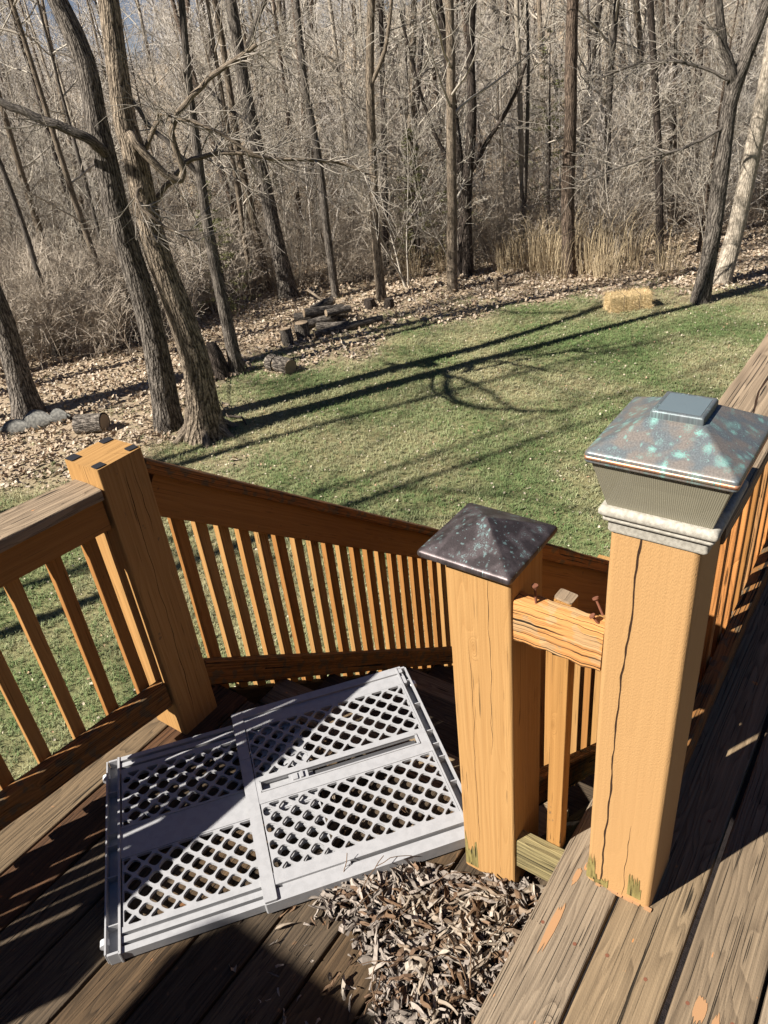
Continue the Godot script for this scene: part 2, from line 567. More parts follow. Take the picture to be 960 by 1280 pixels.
# ------------------------------------------------------------------ pet gate
func ring_fill(mb: MB, O: PackedVector2Array, I: PackedVector2Array, y: float, out: Vector3):
	var c := Vector2()
	for p in I: c += p
	c /= I.size()
	var so := []
	for p in O: so.append([fposmod((p - c).angle(), TAU), p])
	var si := []
	for p in I: si.append([fposmod((p - c).angle(), TAU), p])
	so.sort_custom(func(a, b): return a[0] < b[0])
	si.sort_custom(func(a, b): return a[0] < b[0])
	var i := 0
	var j := 0
	var no := so.size()
	var ni := si.size()
	while i < no or j < ni:
		var ao: float = so[(i + 1) % no][0] + (TAU if i + 1 >= no else 0.0)
		var ai: float = si[(j + 1) % ni][0] + (TAU if j + 1 >= ni else 0.0)
		var po: Vector2 = so[i % no][1]
		var pi: Vector2 = si[j % ni][1]
		var q: Vector2
		if j >= ni or (i < no and ao <= ai):
			q = so[(i + 1) % no][1]; i += 1
		else:
			q = si[(j + 1) % ni][1]; j += 1
		mb.tri(Vector3(po.x, y, -po.y) * .001, Vector3(pi.x, y, -pi.y) * .001, Vector3(q.x, y, -q.y) * .001, out)

func lattice(mb: MB, u0: float, u1: float, v0: float, v1: float, cu: float, cv: float, y0: float, y1: float):
	# all in millimetres; cells are diamonds of half diagonals 27.2 and 26.5 about (cu, cv)
	var hu := 27.2
	var hv := 26.5
	var rect := PackedVector2Array([Vector2(u0, v0), Vector2(u1, v0), Vector2(u1, v1), Vector2(u0, v1)])
	for j in range(-30, 30):
		for i in range(-40, 40):
			if (i + j) % 2 != 0: continue
			var c := Vector2(cu + i * hu, cv + j * hv)
			if c.x < u0 - hu or c.x > u1 + hu or c.y < v0 - hv or c.y > v1 + hv: continue
			var cell := PackedVector2Array([c + Vector2(hu, 0), c + Vector2(0, hv), c + Vector2(-hu, 0), c + Vector2(0, -hv)])
			var cl := Geometry2D.intersect_polygons(cell, rect)
			if cl.is_empty(): continue
			var O: PackedVector2Array = cl[0]
			var hole := PackedVector2Array()
			var s1 := Geometry2D.offset_polygon(O, -3.0, Geometry2D.JOIN_MITER)
			if s1.size():
				var rd := 10.5
				var s2 := Geometry2D.offset_polygon(s1[0], -rd, Geometry2D.JOIN_MITER)
				if s2.is_empty():
					rd = 3.5
					s2 = Geometry2D.offset_polygon(s1[0], -rd, Geometry2D.JOIN_MITER)
				if s2.size():
					var s3 := Geometry2D.offset_polygon(s2[0], rd, Geometry2D.JOIN_ROUND)
					if s3.size(): hole = s3[0]
			if hole.size() < 3:
				for y in [y0, y1]:
					for k in range(1, O.size() - 1):
						mb.tri(Vector3(O[0].x, y, -O[0].y) * .001, Vector3(O[k].x, y, -O[k].y) * .001, Vector3(O[k + 1].x, y, -O[k + 1].y) * .001, Vector3(0, 1 if y == y1 else -1, 0))
				continue
			ring_fill(mb, O, hole, y1, Vector3.UP)
			ring_fill(mb, O, hole, y0, Vector3.DOWN)
			var hc := Vector2()
			for p in hole: hc += p
			hc /= hole.size()
			for k in hole.size():
				var a := hole[k]
				var b := hole[(k + 1) % hole.size()]
				var o := hc - (a + b) * .5
				mb.quad(Vector3(a.x, y0, -a.y) * .001, Vector3(a.x, y1, -a.y) * .001, Vector3(b.x, y1, -b.y) * .001, Vector3(b.x, y0, -b.y) * .001, Vector3(o.x, 0, -o.y))

func gbox(mb: MB, u0: float, u1: float, v0: float, v1: float, y0: float, y1: float, r := 1.5):
	mb.box(Vector3(u0, y0, -v1) * .001, Vector3(u1, y1, -v0) * .001, r * .001)

func build_gate():
	var g := thing("pet_gate", "grey plastic sliding pet gate lying flat on the landing boards", "pet gate", Vector3(-1.2405, -.188, -.334))
	g.rotation = Vector3(.006, deg_to_rad(51.5), .0)
	# the lower panel, left
	var a := Node3D.new(); a.name = "lower_panel"; g.add_child(a)
	var f := MB.new()
	lattice(f, 42, 572, 48, 240, 98.5, 129, 23, 32)
	obj("lattice", f, M.plastic, a)
	f = MB.new()
	lattice(f, 42, 572, 340, 530, 76, 475, 23, 32)
	obj("lattice", f, M.plastic, a)
	f = MB.new()
	gbox(f, 38, 574, 240.4, 339.6, 20.5, 31)
	gbox(f, 38, 574, 240.4, 245, 31, 34)
	gbox(f, 38, 574, 335, 339.6, 31, 34)
	obj("middle_band", f, M.plastic, a)
	for s in 2:
		f = MB.new()
		var b0 := -14.0 if s == 0 else 530.4
		gbox(f, 36, 576, b0, b0 + 16, 4, 30, 3.0)
		gbox(f, 36, 576, b0 + 24, b0 + 40, 4, 31, 3.0)
		gbox(f, 36, 576, b0 + 40, b0 + 47, 4, 18, 1.0)
		gbox(f, 36, 576, b0 + 47, b0 + 61.6, 4, 34, 3.0)
		obj("rail", f, M.plastic, a)
	f = MB.new()
	gbox(f, 0, 4, -10, 586, 0, 37, 1.5)
	gbox(f, 32, 38, -18, 592, 0, 37, 1.5)
	gbox(f, 4, 32, -10, 586, 4, 9, .5)
	for q in [-12.0, 584.0]: gbox(f, 6, 34, q - 3, q + 3, 0, 37, 1.5)
	obj("side_channel", f, M.plastic, a)
	for q in [62.0, 196.0, 290.0, 330.0, 470.0]:
		f = MB.new(); gbox(f, 4, 32, q - 1.5, q + 1.5, 9, 33, .5); obj("rib", f, M.plastic, a)
	for q in [30.0, 540.0]:
		f = MB.new(); f.tube([Vector3(-.004, .018, -q * .001 - .008), Vector3(-.004, .018, -q * .001 + .008)], [.011, .011], 12, 1, 1, true); obj("rubber_bumper", f, M.bumper, a)
	# the upper panel, right
	var b := Node3D.new(); b.name = "upper_panel"; g.add_child(b)
	f = MB.new()
	lattice(f, 415, 911, 50, 262, 98.5 + 27.2 * 13, 129 + 26.5, 39, 47)
	obj("lattice", f, M.plastic, b)
	f = MB.new()
	lattice(f, 415, 911, 352, 546, 719, 437, 39, 47)
	obj("lattice", f, M.plastic, b)
	f = MB.new()
	gbox(f, 412, 912, 262.4, 302, 38, 49)
	gbox(f, 412, 428, 302, 333, 38, 49)
	gbox(f, 882, 912, 302, 333, 38, 49)
	gbox(f, 412, 912, 333, 351.6, 38, 49)
	gbox(f, 424, 886, 298, 302.5, 49, 52, 1.0)
	gbox(f, 424, 886, 332.5, 337, 49, 52, 1.0)
	gbox(f, 422, 427, 298, 337, 49, 52, 1.0)
	gbox(f, 883, 888, 298, 337, 49, 52, 1.0)
	obj("middle_band", f, M.plastic, b)
	f = MB.new()
	gbox(f, 505, 560, 303, 330, 40, 49, 1.0)
	gbox(f, 515, 530, 306, 327, 49, 53, 1.0)
	gbox(f, 538, 546, 306, 327, 49, 55, 1.0)
	obj("latch_slider", f, M.plastic, b)
	f = MB.new()
	gbox(f, 430, 880, 302, 333, 26, 30, .5)
	obj("latch_track", f, M.gate_dark, b)
	for s in 2:
		f = MB.new()
		var b0 := -24.0 if s == 0 else 546.4
		if s == 0:
			gbox(f, 379, 930, b0, b0 + 34, 6, 42, 5.0)
			gbox(f, 379, 930, b0 + 41, b0 + 74, 30, 48, 3.0)
			gbox(f, 430, 600, b0 + 34.2, b0 + 40.8, 30, 41, .5)
			gbox(f, 588, 604, b0 + 30, b0 + 40, 40, 46, 1.5)
		else:
			gbox(f, 379, 930, b0, b0 + 34, 38, 47, 3.0)
			gbox(f, 379, 930, b0 + 34, b0 + 48, 34, 42, 2.0)
			gbox(f, 379, 930, b0 + 48, b0 + 76, 8, 48, 3.0)
		obj("rail", f, M.plastic, b)
	f = MB.new()
	gbox(f, 380, 412, -22, 620, 40, 50, 3.0)
	for q in [430.0, 480.0, 520.0]: gbox(f, 384, 410, q, q + 3, 50, 51, .4)
	obj("end_strip", f, M.plastic, b)
	f = MB.new()
	gbox(f, 912, 917, -20, 620, 6, 50, 1.5)
	gbox(f, 941, 945.5, -14, 612, 6, 48, 1.5)
	gbox(f, 917, 941, -14, 612, 10, 16, .5)
	for q in [-17.0, 614.0]: gbox(f, 914, 942, q - 3, q + 3, 6, 48, 1.5)
	obj("side_channel", f, M.plastic, b)
	for q in [60.0, 150.0, 240.0, 289.0, 341.0, 455.0, 560.0]:
		f = MB.new(); gbox(f, 917, 941, q - 1.5, q + 1.5, 16, 44, .5); obj("rib", f, M.plastic, b)
	for q in [40.0, 550.0]:
		f = MB.new(); f.tube([Vector3(.949, .026, -q * .001 - .008), Vector3(.949, .026, -q * .001 + .008)], [.011, .011], 12, 1, 1, true); obj("rubber_bumper", f, M.bumper, b)

# ------------------------------------------------------------------ carpentry
func uvr() -> Vector2:
	return Vector2(rng.randf(), rng.randf())

func timber(called: String, p0: Vector3, p1: Vector3, up: Vector3, w: float, h: float, mat: Material, parent: Node, o := {}):
	var mb := MB.new()
	var q := {"r": .004, "uv": uvr(), "seed": rng.randi() % 1000}
	q.merge(o, true)
	if q.has("cracks"): q["strips"] = []
	mb.beam(p0, p1, up, w, h, q)
	var made := obj(called, mb, mat, parent)
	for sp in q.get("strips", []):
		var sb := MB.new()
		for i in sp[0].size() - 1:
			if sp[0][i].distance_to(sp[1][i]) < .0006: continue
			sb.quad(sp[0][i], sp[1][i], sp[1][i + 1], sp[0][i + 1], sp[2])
		if sb.v.size(): obj("crack", sb, M.crack, made)  # dark strip laid in the groove, standing for its dirt and shade
	return made

func board(p0: Vector3, p1: Vector3, w: float, h: float, mat: Material, parent: Node, called := "board", o := {}):
	var q := {"r": .006, "rings": maxi(6, int(p0.distance_to(p1) / .06)), "wob": .002, "freq": 4.0}
	q.merge(o, true)
	return timber(called, p0, p1, Vector3.UP, w, h, mat, parent, q)

func nail(parent: Node, p: Vector3, d: Vector3, L: float):
	var mb := MB.new()
	var e := p + d.normalized() * L
	mb.tube([p, e, e + d.normalized() * .0002], [.0024, .0024, .0024], 7)
	mb.tube([e, e + d.normalized() * .0028], [.0062, .0058], 10, 1, 1, true)
	obj("nail", mb, M.rust, parent)

func build_deck():
	# upper deck: boards along z
	var d := structure("deck")
	var xs := [[-.403, -.2655], [-.2595, -.1145], [-.1035, .0325], [.0395, .182], [.189, .331], [.338, .48], [.487, .629], [.636, .778], [.785, .927], [.934, 1.076], [1.083, 1.225], [1.232, 1.374], [1.381, 1.523]]
	for i in xs.size():
		var x: Array = xs[i]
		board(Vector3((x[0] + x[1]) * .5, -.019, 2.76), Vector3((x[0] + x[1]) * .5, -.019, -5.6), x[1] - x[0], .038, [M.deck_a, M.deck_b, M.deck_c][(i * 2) % 3], d, "board", {"r": .009 if i == 0 else .006, "uv": Vector2(.13 + i * .31, .2 + i * .37)})
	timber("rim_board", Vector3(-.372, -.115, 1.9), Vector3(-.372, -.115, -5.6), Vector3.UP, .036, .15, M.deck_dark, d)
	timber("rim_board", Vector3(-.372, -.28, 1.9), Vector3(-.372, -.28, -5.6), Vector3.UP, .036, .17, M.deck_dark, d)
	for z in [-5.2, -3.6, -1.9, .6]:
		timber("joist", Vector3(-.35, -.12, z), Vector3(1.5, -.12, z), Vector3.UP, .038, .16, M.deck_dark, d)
	for i in 5:
		for z in [-.845, -1.26]:
			for e in [.028, .108]:
				var sm := MB.new()
				var sp := Vector3(xs[i][0] + e + rr(-.006, .006), .0, z + rr(-.008, .008))
				if absf(sp.x + .2665) < .09 and absf(sp.z + 1.05) < .09: continue
				sm.tube([sp - Vector3(0, .004, 0), sp + Vector3(0, .0006, 0)], [.0038, .0038], 10, 1, 1, true)
				obj("screw", sm, M.rust, d)
	# landing, one step down
	var l := structure("landing")
	var x1 := -.412
	var k := 0
	while x1 > -1.8:
		var w := .139
		if k == 0: w = .105
		board(Vector3(x1 - w * .5, -.209, 2.76), Vector3(x1 - w * .5, -.209, -1.13 + rr(-.012, .012)), w, .038, [M.land_a, M.land_b, M.land_c][k % 3] if x1 > -1.35 else ([M.land_red, M.land_a][k % 2] if x1 > -1.6 else M.land_edge), l, "board", {"uv": Vector2(.4 + k * .23, .1 + k * .41)})
		x1 -= w + .0065
		k += 1
	timber("rim_board", Vector3(-.44, -.31, -1.085), Vector3(-1.8, -.31, -1.085), Vector3.UP, .036, .16, M.deck_dark, l)
	timber("rim_board", Vector3(-1.78, -.31, 2.2), Vector3(-1.78, -.31, -1.06), Vector3.UP, .036, .16, M.deck_dark, l)
	# stairs going down away from the landing
	var st := thing("stairs", "weathered wooden stairs going down from the landing to the lawn", "stairs", Vector3(-1.1, -3.4, -1.1))
	for i in 16:
		var y := -.38 - i * .19 + 3.4
		var z := -.018 - i * .25
		for b in 2:
			timber("tread", Vector3(-.56, y - .019, z - .068 - b * .144), Vector3(.56, y - .019, z - .068 - b * .144), Vector3.UP, .139, .038, [M.land_a, M.deck_c, M.land_b][(i + b) % 3], st, {"r": .006, "rings": 8, "wob": .003})
	for s in [-.575, .575]:
		timber("stringer", Vector3(s, -.3 + 3.4 - .06, .0), Vector3(s, -3.25 + 3.4 - .06, -3.88), Vector3.UP, .036, .26, M.deck_dark, st)

func worn(parent: Node, called: String, at: Vector3, u: Vector3, w_: Vector3, a: float, b: float, mat: Material, rough := .25):
	# an irregular thin patch: a along u, b along w_, ragged at both ends of w_
	var mb := MB.new()
	var n := 9 if rough < .3 else 16
	var lo := []
	var hi := []
	for k in n + 1:
		var f := float(k) / n - .5
		var e := sqrt(maxf(0.0, 1.0 - 4.0 * f * f * .9)) if rough < .3 else rr(.35, 1.0)
		lo.append(at + u * a * f - w_ * b * .5 * (e * rr(1.0 - rough * 2.0, 1.0) if rough < .3 else 1.0))
		hi.append(at + u * a * f + w_ * b * (.5 * e * rr(1.0 - rough * 2.4, 1.0) if rough < .3 else e - .5))
	for k in n:
		mb.quad(lo[k], lo[k + 1], hi[k + 1], hi[k], u.cross(w_), Vector2(lo[k].x + lo[k].z, lo[k].y), Vector2(lo[k + 1].x + lo[k + 1].z, lo[k + 1].y), Vector2(hi[k + 1].x + hi[k + 1].z, hi[k + 1].y), Vector2(hi[k].x + hi[k].z, hi[k].y))
	obj(called, mb, mat, parent)

func post_cap_pads(t: Node3D, y: float):
	for sx in [-1, 1]:
		for sz in [-1, 1]:
			var mb := MB.new()
			var pw := rr(.012, .017)
			var pl := rr(.014, .02)
			mb.beam(Vector3(sx * .052, y + .0005, sz * .052), Vector3(sx * .052, y + .003, sz * .052), Vector3(rr(-.15, .15), 0, 1), pw * 2.0, pl * 2.0, {"r": .003})
			obj("glue_pad", mb, M.tape, t)

func build_rails():
	# ---- corner post of the landing
	var t := thing("railing_post", "orange stained corner post with four black pads on its bare top", "post", Vector3(-1.67, -.19, -.985))
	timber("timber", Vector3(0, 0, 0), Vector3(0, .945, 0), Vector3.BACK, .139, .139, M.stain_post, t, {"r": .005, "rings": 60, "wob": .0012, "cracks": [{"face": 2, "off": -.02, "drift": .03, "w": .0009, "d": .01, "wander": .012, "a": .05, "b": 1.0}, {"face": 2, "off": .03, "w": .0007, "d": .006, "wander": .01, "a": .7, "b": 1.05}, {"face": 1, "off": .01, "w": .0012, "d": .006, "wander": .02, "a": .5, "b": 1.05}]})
	post_cap_pads(t, .945)
	# ---- gate side post with the dark cap
	t = thing("railing_post", "tan stained post under the dark pyramid cap, beside the leaf pile", "post", Vector3(-.576, -.19, -1.054))
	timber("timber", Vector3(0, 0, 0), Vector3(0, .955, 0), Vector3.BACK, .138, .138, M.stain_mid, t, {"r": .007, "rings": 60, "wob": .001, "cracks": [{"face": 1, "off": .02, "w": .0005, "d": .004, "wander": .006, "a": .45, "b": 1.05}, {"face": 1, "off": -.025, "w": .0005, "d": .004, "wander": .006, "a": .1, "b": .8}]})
	# ---- the lamp post
	t = thing("railing_post", "thick peach painted post with a long crack, under the solar lamp cap", "post", Vector3(-.2665, 0, -1.054))
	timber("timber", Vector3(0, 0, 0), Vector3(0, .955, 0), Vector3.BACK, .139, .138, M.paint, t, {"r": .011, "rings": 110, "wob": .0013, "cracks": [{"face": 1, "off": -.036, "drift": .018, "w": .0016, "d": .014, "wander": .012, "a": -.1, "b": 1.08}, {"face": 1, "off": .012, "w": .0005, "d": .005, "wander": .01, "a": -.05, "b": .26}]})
	for k in 12:
		var mb := MB.new()
		var px := -.066 + .132 * k / 11.0 + rr(-.004, .004)
		mb.box(Vector3(px - rr(.004, .009), .0, .0665), Vector3(px + rr(.004, .009), rr(.002, .005), .0665 + rr(.004, .008)), .001)
		if rng.randf() < .75: obj("paint_flake", mb, M.paint_chip, t)
	worn(t, "bare_patch", Vector3(.035, .055, .0702), Vector3.RIGHT, Vector3.UP, .028, .075, M.bare_wood, .5)
	worn(t, "bare_patch", Vector3(-.059, .06, .0702), Vector3.RIGHT, Vector3.UP, .018, .1, M.bare_wood, .5)
	worn(t, "bare_patch", Vector3(-.035, .02, .0703), Vector3.RIGHT, Vector3.UP, .03, .036, M.bare_wood, .5)
	worn(get_node("railing_post_001"), "bare_patch", Vector3(-.048, .08, .0697), Vector3.RIGHT, Vector3.UP, .034, .14, M.bare_wood, .5)
	worn(get_node("deck"), "paint_smear", Vector3(-.352, .0016, -.85), Vector3.RIGHT, Vector3.FORWARD, .016, .15, M.paint_chip)
	worn(get_node("deck"), "paint_smear", Vector3(-.353, .0016, -.98), Vector3.RIGHT, Vector3.FORWARD, .012, .06, M.paint_chip)
	worn(get_node("deck"), "paint_smear", Vector3(-.055, .0016, -.845), Vector3.RIGHT, Vector3.FORWARD, .022, .07, M.paint_chip)
	worn(get_node("deck"), "paint_smear", Vector3(-.025, .0016, -.835), Vector3.RIGHT, Vector3.FORWARD, .012, .05, M.paint_chip)
	worn(get_node("deck"), "paint_smear", Vector3(-.06, .0016, -.76), Vector3.RIGHT, Vector3.FORWARD, .01, .06, M.paint_chip)
	# ---- left railing of the landing, running towards the viewer
	var A := Vector3(-1.632, 0, -.912)
	var B := Vector3(-1.80, 0, .55)
	var dir := (B - A).normalized()
	var nx := Vector3(dir.z, 0, -dir.x).normalized()   # outwards or inwards
	if nx.x > 0: nx = -nx
	t = thing("landing_railing", "orange stained railing on the left side of the landing", "railing", Vector3(A.x, -.19, A.z))
	var ofs := -t.position
	timber("top_plank", A + Vector3(0, .688, 0) + nx * .03 + ofs, B + Vector3(0, .688, 0) + nx * .03 + ofs, Vector3.UP, .125, .032, M.plank, t, {"rings": 30, "wob": .004, "r": .006})
	timber("fascia", A + Vector3(0, .626, 0) + ofs, B + Vector3(0, .626, 0) + ofs, Vector3.UP, .036, .09, M.stain, t, {"rings": 20, "wob": .002})
	timber("bottom_rail", A + Vector3(0, -.018, 0) + ofs, B + Vector3(0, -.018, 0) + ofs, Vector3.UP, .038, .09, M.stain_low, t, {"rings": 24, "wob": .003, "r": .008})
	var s := .045
	while s < 1.4:
		var q := A + dir * s + nx * .036 + ofs
		timber("baluster", q + Vector3(0, -.05, 0), q + Vector3(rr(-.004, .004), .671, rr(-.004, .004)), dir, .026, .036, [M.stain_bal, M.stain, M.stain_post][rng.randi() % 3], t, {"rings": 12, "wob": .001, "r": .003})
		s += .1065
	# ---- its near post, out of the picture
	t = thing("railing_post", "orange stained post at the near end of the landing railing", "post", Vector3(-1.83, -.19, .62))
	timber("timber", Vector3(0, 0, 0), Vector3(0, .945, 0), Vector3.BACK, .139, .139, M.stain_post, t)
	# ---- stair railings
	var slope := Vector3(0, -.762, -1).normalized()
	for side in 2:
		var x := -1.655 if side == 0 else -.562
		var P0 := Vector3(x, .62, -1.06) if side == 0 else Vector3(x, .655, -1.125)
		t = thing("stair_railing", "brown stained railing sloping down the far left side of the stairs" if side == 0 else "brown stained stair railing behind the short stub rail, right of the stairs", "railing", Vector3(x, -3.5, -1.06))
		ofs = -t.position
		var L := 4.6
		var out := -1.0 if side == 0 else -1.0
		var P1 := P0 + slope * L
		var bx := Vector3(out * .037, 0, 0)
		timber("top_plank", P0 + Vector3(out * .02, .072, 0) + ofs, P1 + Vector3(out * .02, .072, 0) + ofs, Vector3.UP, .12, .034, M.stain_worn, t, {"rings": 50, "wob": .003, "r": .006})
		timber("fascia", P0 + Vector3(0, -.016, 0) + ofs, P1 + Vector3(0, -.016, 0) + ofs, Vector3.UP, .038, .118, M.stain, t, {"rings": 40, "wob": .002})
		timber("bottom_rail", P0 + Vector3(0, -.69, 0) + ofs, P1 + Vector3(0, -.69, 0) + ofs, Vector3.UP, .038, .085, M.stain_low, t, {"rings": 50, "wob": .003, "r": .006})
		var zz := -1.155 if side == 0 else -1.21
		var kk := 0
		while zz > P1.z + .05 and kk < 46:
			var y := P0.y + (zz - P0.z) * .762
			timber("baluster", Vector3(x, y - .79, zz) + bx + ofs, Vector3(x, y + .05, zz + rr(-.004, .004)) + bx + ofs, Vector3.BACK, .03, .036, [M.stain_bal, M.stain, M.stain_post][rng.randi() % 3], t, {"rings": 10, "wob": .001, "r": .003})
			zz -= .0775 if side == 0 else .09
			kk += 1
		var pe := thing("railing_post", "square wooden post at the foot of the " + ("left" if side == 0 else "right") + " stair railing", "post", Vector3(x, -3.5, P1.z - .07))
		timber("timber", Vector3(0, 0, 0), Vector3(0, P1.y + 3.62, 0), Vector3.BACK, .139, .139, M.stain_post, pe)
	# ---- stub of railing between the two posts
	t = thing("stub_railing", "short broken rail stub with bent rusty nails between two posts", "railing", Vector3(-.42, -.1, -1.011))
	ofs = -t.position
	timber("top_rail", Vector3(-.507, .653, -1.011) + ofs, Vector3(-.337, .648, -1.011) + ofs, Vector3.UP, .037, .094, M.stub, t, {"rings": 16, "wob": .005, "freq": 22.0, "r": .003})
	timber("bottom_rail", Vector3(-.508, -.055, -1.012) + ofs, Vector3(-.402, -.055, -1.012) + ofs, Vector3.UP, .038, .098, M.green_wood, t, {"rings": 8, "wob": .002, "r": .004})
	timber("baluster", Vector3(-.432, -.03, -1.047) + ofs, Vector3(-.428, .699, -1.047) + ofs, Vector3.BACK, .035, .034, M.stub_bal, t, {"rings": 14, "wob": .001, "r": .003})
	timber("cut_end", Vector3(-.428, .6995, -1.047) + ofs, Vector3(-.4275, .7035, -1.0475) + ofs, Vector3.BACK, .0345, .0335, M.plank, t)
	nail(t, Vector3(-.4685, .695, -1.008) + ofs, Vector3(-.05, 1, .02), .042)
	nail(t, Vector3(-.352, .70, -1.03) + ofs, Vector3(-.35, .6, -.1), .032)
	nail(t, Vector3(-.345, .685, -1.012) + ofs, Vector3(-.5, .7, .1), .03)
	# ---- the long deck railing going away on the right
	t = thing("deck_railing", "long weathered deck railing running away behind the lamp post", "railing", Vector3(-.27, 0, -1.13))
	ofs = -t.position
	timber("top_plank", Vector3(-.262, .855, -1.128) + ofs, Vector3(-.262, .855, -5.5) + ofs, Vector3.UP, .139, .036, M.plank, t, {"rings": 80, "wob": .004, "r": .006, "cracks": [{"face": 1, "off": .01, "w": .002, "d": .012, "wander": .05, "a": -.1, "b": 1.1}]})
	timber("fascia", Vector3(-.25, .79, -1.128) + ofs, Vector3(-.25, .79, -5.5) + ofs, Vector3.UP, .036, .09, M.stain, t, {"rings": 30, "wob": .002})
	timber("bottom_rail", Vector3(-.25, .085, -1.128) + ofs, Vector3(-.25, .085, -5.5) + ofs, Vector3.UP, .036, .088, M.stain_low, t, {"rings": 40, "wob": .003})
	for k in 38:
		var z := -1.2 - k * .112
		timber("baluster", Vector3(-.287, .05, z) + ofs, Vector3(-.287, .836, z + rr(-.004, .004)) + ofs, Vector3.BACK, .026, .036, [M.stain_old, M.stain_old2, M.stain][rng.randi() % 3], t, {"rings": 10, "wob": .001, "r": .003})
	t = thing("railing_post", "far end post of the long weathered deck railing", "post", Vector3(-.2665, 0, -5.57))
	timber("timber", Vector3(0, 0, 0), Vector3(0, .955, 0), Vector3.BACK, .139, .138, M.stain_post, t)

func build_caps():
	# dark pyramid cap
	var t := thing("post_cap", "dark pyramid copper post cap flecked with verdigris", "post cap", Vector3(-.589, .765, -1.053))
	t.rotation.y = deg_to_rad(-1.0)
	var mb := MB.new()
	mb.square([Vector2(.082, .0), Vector2(.0965, .0), Vector2(.098, .003), Vector2(.098, .009), Vector2(.096, .0125), Vector2(.092, .0145), Vector2(.05, .0355), Vector2(.004, .058), Vector2(.0005, .0585)], .006, .2)
	obj("pyramid", mb, M.copper_dark, t)
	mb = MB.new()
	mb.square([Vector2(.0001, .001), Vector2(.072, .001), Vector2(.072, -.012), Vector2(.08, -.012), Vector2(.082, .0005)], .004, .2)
	obj("collar", mb, M.cap_collar, t)
	# solar lamp cap
	t = thing("solar_post_lamp", "copper roofed solar lamp cap with ribbed lens on the thick post", "lamp", Vector3(-.2625, .918, -1.055))
	mb = MB.new()
	mb.square([Vector2(.0735, -.006), Vector2(.0755, -.002), Vector2(.0755, .014), Vector2(.079, .017), Vector2(.0825, .018), Vector2(.0825, .022), Vector2(.0805, .024), Vector2(.085, .027), Vector2(.088, .031), Vector2(.088, .037), Vector2(.085, .0415), Vector2(.08, .043), Vector2(.002, .043)], .005, .3)
	obj("collar", mb, M.lamp_base, t)
	# ribbed lens: four sloping panes of small ribs
	mb = MB.new()
	var y0 := .043
	var y1 := .127
	var h0 := .077
	var h1 := .0985
	for q in 4:
		var bs := Basis(Vector3.UP, q * PI / 2)
		var nr := 62
		for k in nr:
			for s in 2:
				var f0 := (k + s * .5) / nr * 2.0 - 1.0
				var f1 := (k + s * .5 + .5) / nr * 2.0 - 1.0
				var d0 := .0004 if s == 1 else 0.0
				var d1 := .0004 if s == 0 else 0.0
				mb.quad(bs * Vector3(f0 * h0, y0, h0 + d0), bs * Vector3(f1 * h0, y0, h0 + d1), bs * Vector3(f1 * h1, y1, h1 + d1), bs * Vector3(f0 * h1, y1, h1 + d0), bs * Vector3(0, -.2, 1))
	obj("ribbed_lens", mb, M.lens, t)
	mb = MB.new()
	mb.square([Vector2(.05, .044), Vector2(.052, .06), Vector2(.06, .12), Vector2(.002, .122)], .01, .3)
	obj("reflector", mb, M.reflector, t)
	mb = MB.new()
	mb.square([Vector2(.002, .124), Vector2(.103, .124), Vector2(.1055, .125), Vector2(.1065, .127), Vector2(.1065, .139), Vector2(.105, .1415), Vector2(.1015, .1435), Vector2(.07, .1615), Vector2(.044, .177), Vector2(.041, .1785), Vector2(.0375, .1788)], .006, .2)
	obj("roof", mb, M.copper_roof, t)
	mb = MB.new()
	mb.square([Vector2(.1008, .1295), Vector2(.1069, .1295), Vector2(.1069, .1355), Vector2(.1008, .1355)], .006, .2)
	obj("copper_edge", mb, M.copper_edge, t)
	mb = MB.new()
	mb.square([Vector2(.0375, .176), Vector2(.0375, .187), Vector2(.0355, .190), Vector2(.0315, .1905), Vector2(.031, .1893), Vector2(.001, .1893)], .003, .2)
	obj("solar_frame", mb, M.copper_top, t)
	mb = MB.new()
	mb.square([Vector2(.0305, .1896), Vector2(.0300, .1902), Vector2(.0005, .1902)], .001, .2)
	obj("solar_cell", mb, M.cell, t)

func leaf_mesh(sd: int, L: float, W: float, curl: float, twist: float) -> ArrayMesh:
	rng.seed = sd
	var mb := MB.new()
	var nl := 6
	var rows := []
	var ang := 0.0
	var p := Vector3(-L / 2, 0, 0)
	var pitch := rr(-.5, .5)
	for i in nl + 1:
		var f := float(i) / nl
		var w := W * (sin(PI * pow(f, .8)) * .95 + .06) * rr(.75, 1.2)
		var c := curl * (.5 + .5 * f)
		ang = twist * f
		var row := []
		for k in 5:
			var a := (k - 2) * .5 * c
			var q := Vector3(0, (1.0 - cos(a)) / maxf(c, .3) * W * 1.1 + rr(-.05, .05) * W, sin(a) / maxf(c, .3) * w * 1.2)
			row.append(p + q.rotated(Vector3.RIGHT, ang))
		rows.append(row)
		p += Vector3(cos(pitch), sin(pitch), rr(-.2, .2)) * L / nl
		pitch += rr(-.35, .35)
	for i in nl:
		for k in 4:
			mb.quad(rows[i][k], rows[i + 1][k], rows[i + 1][k + 1], rows[i][k + 1], Vector3.UP)
	return mb.mesh()

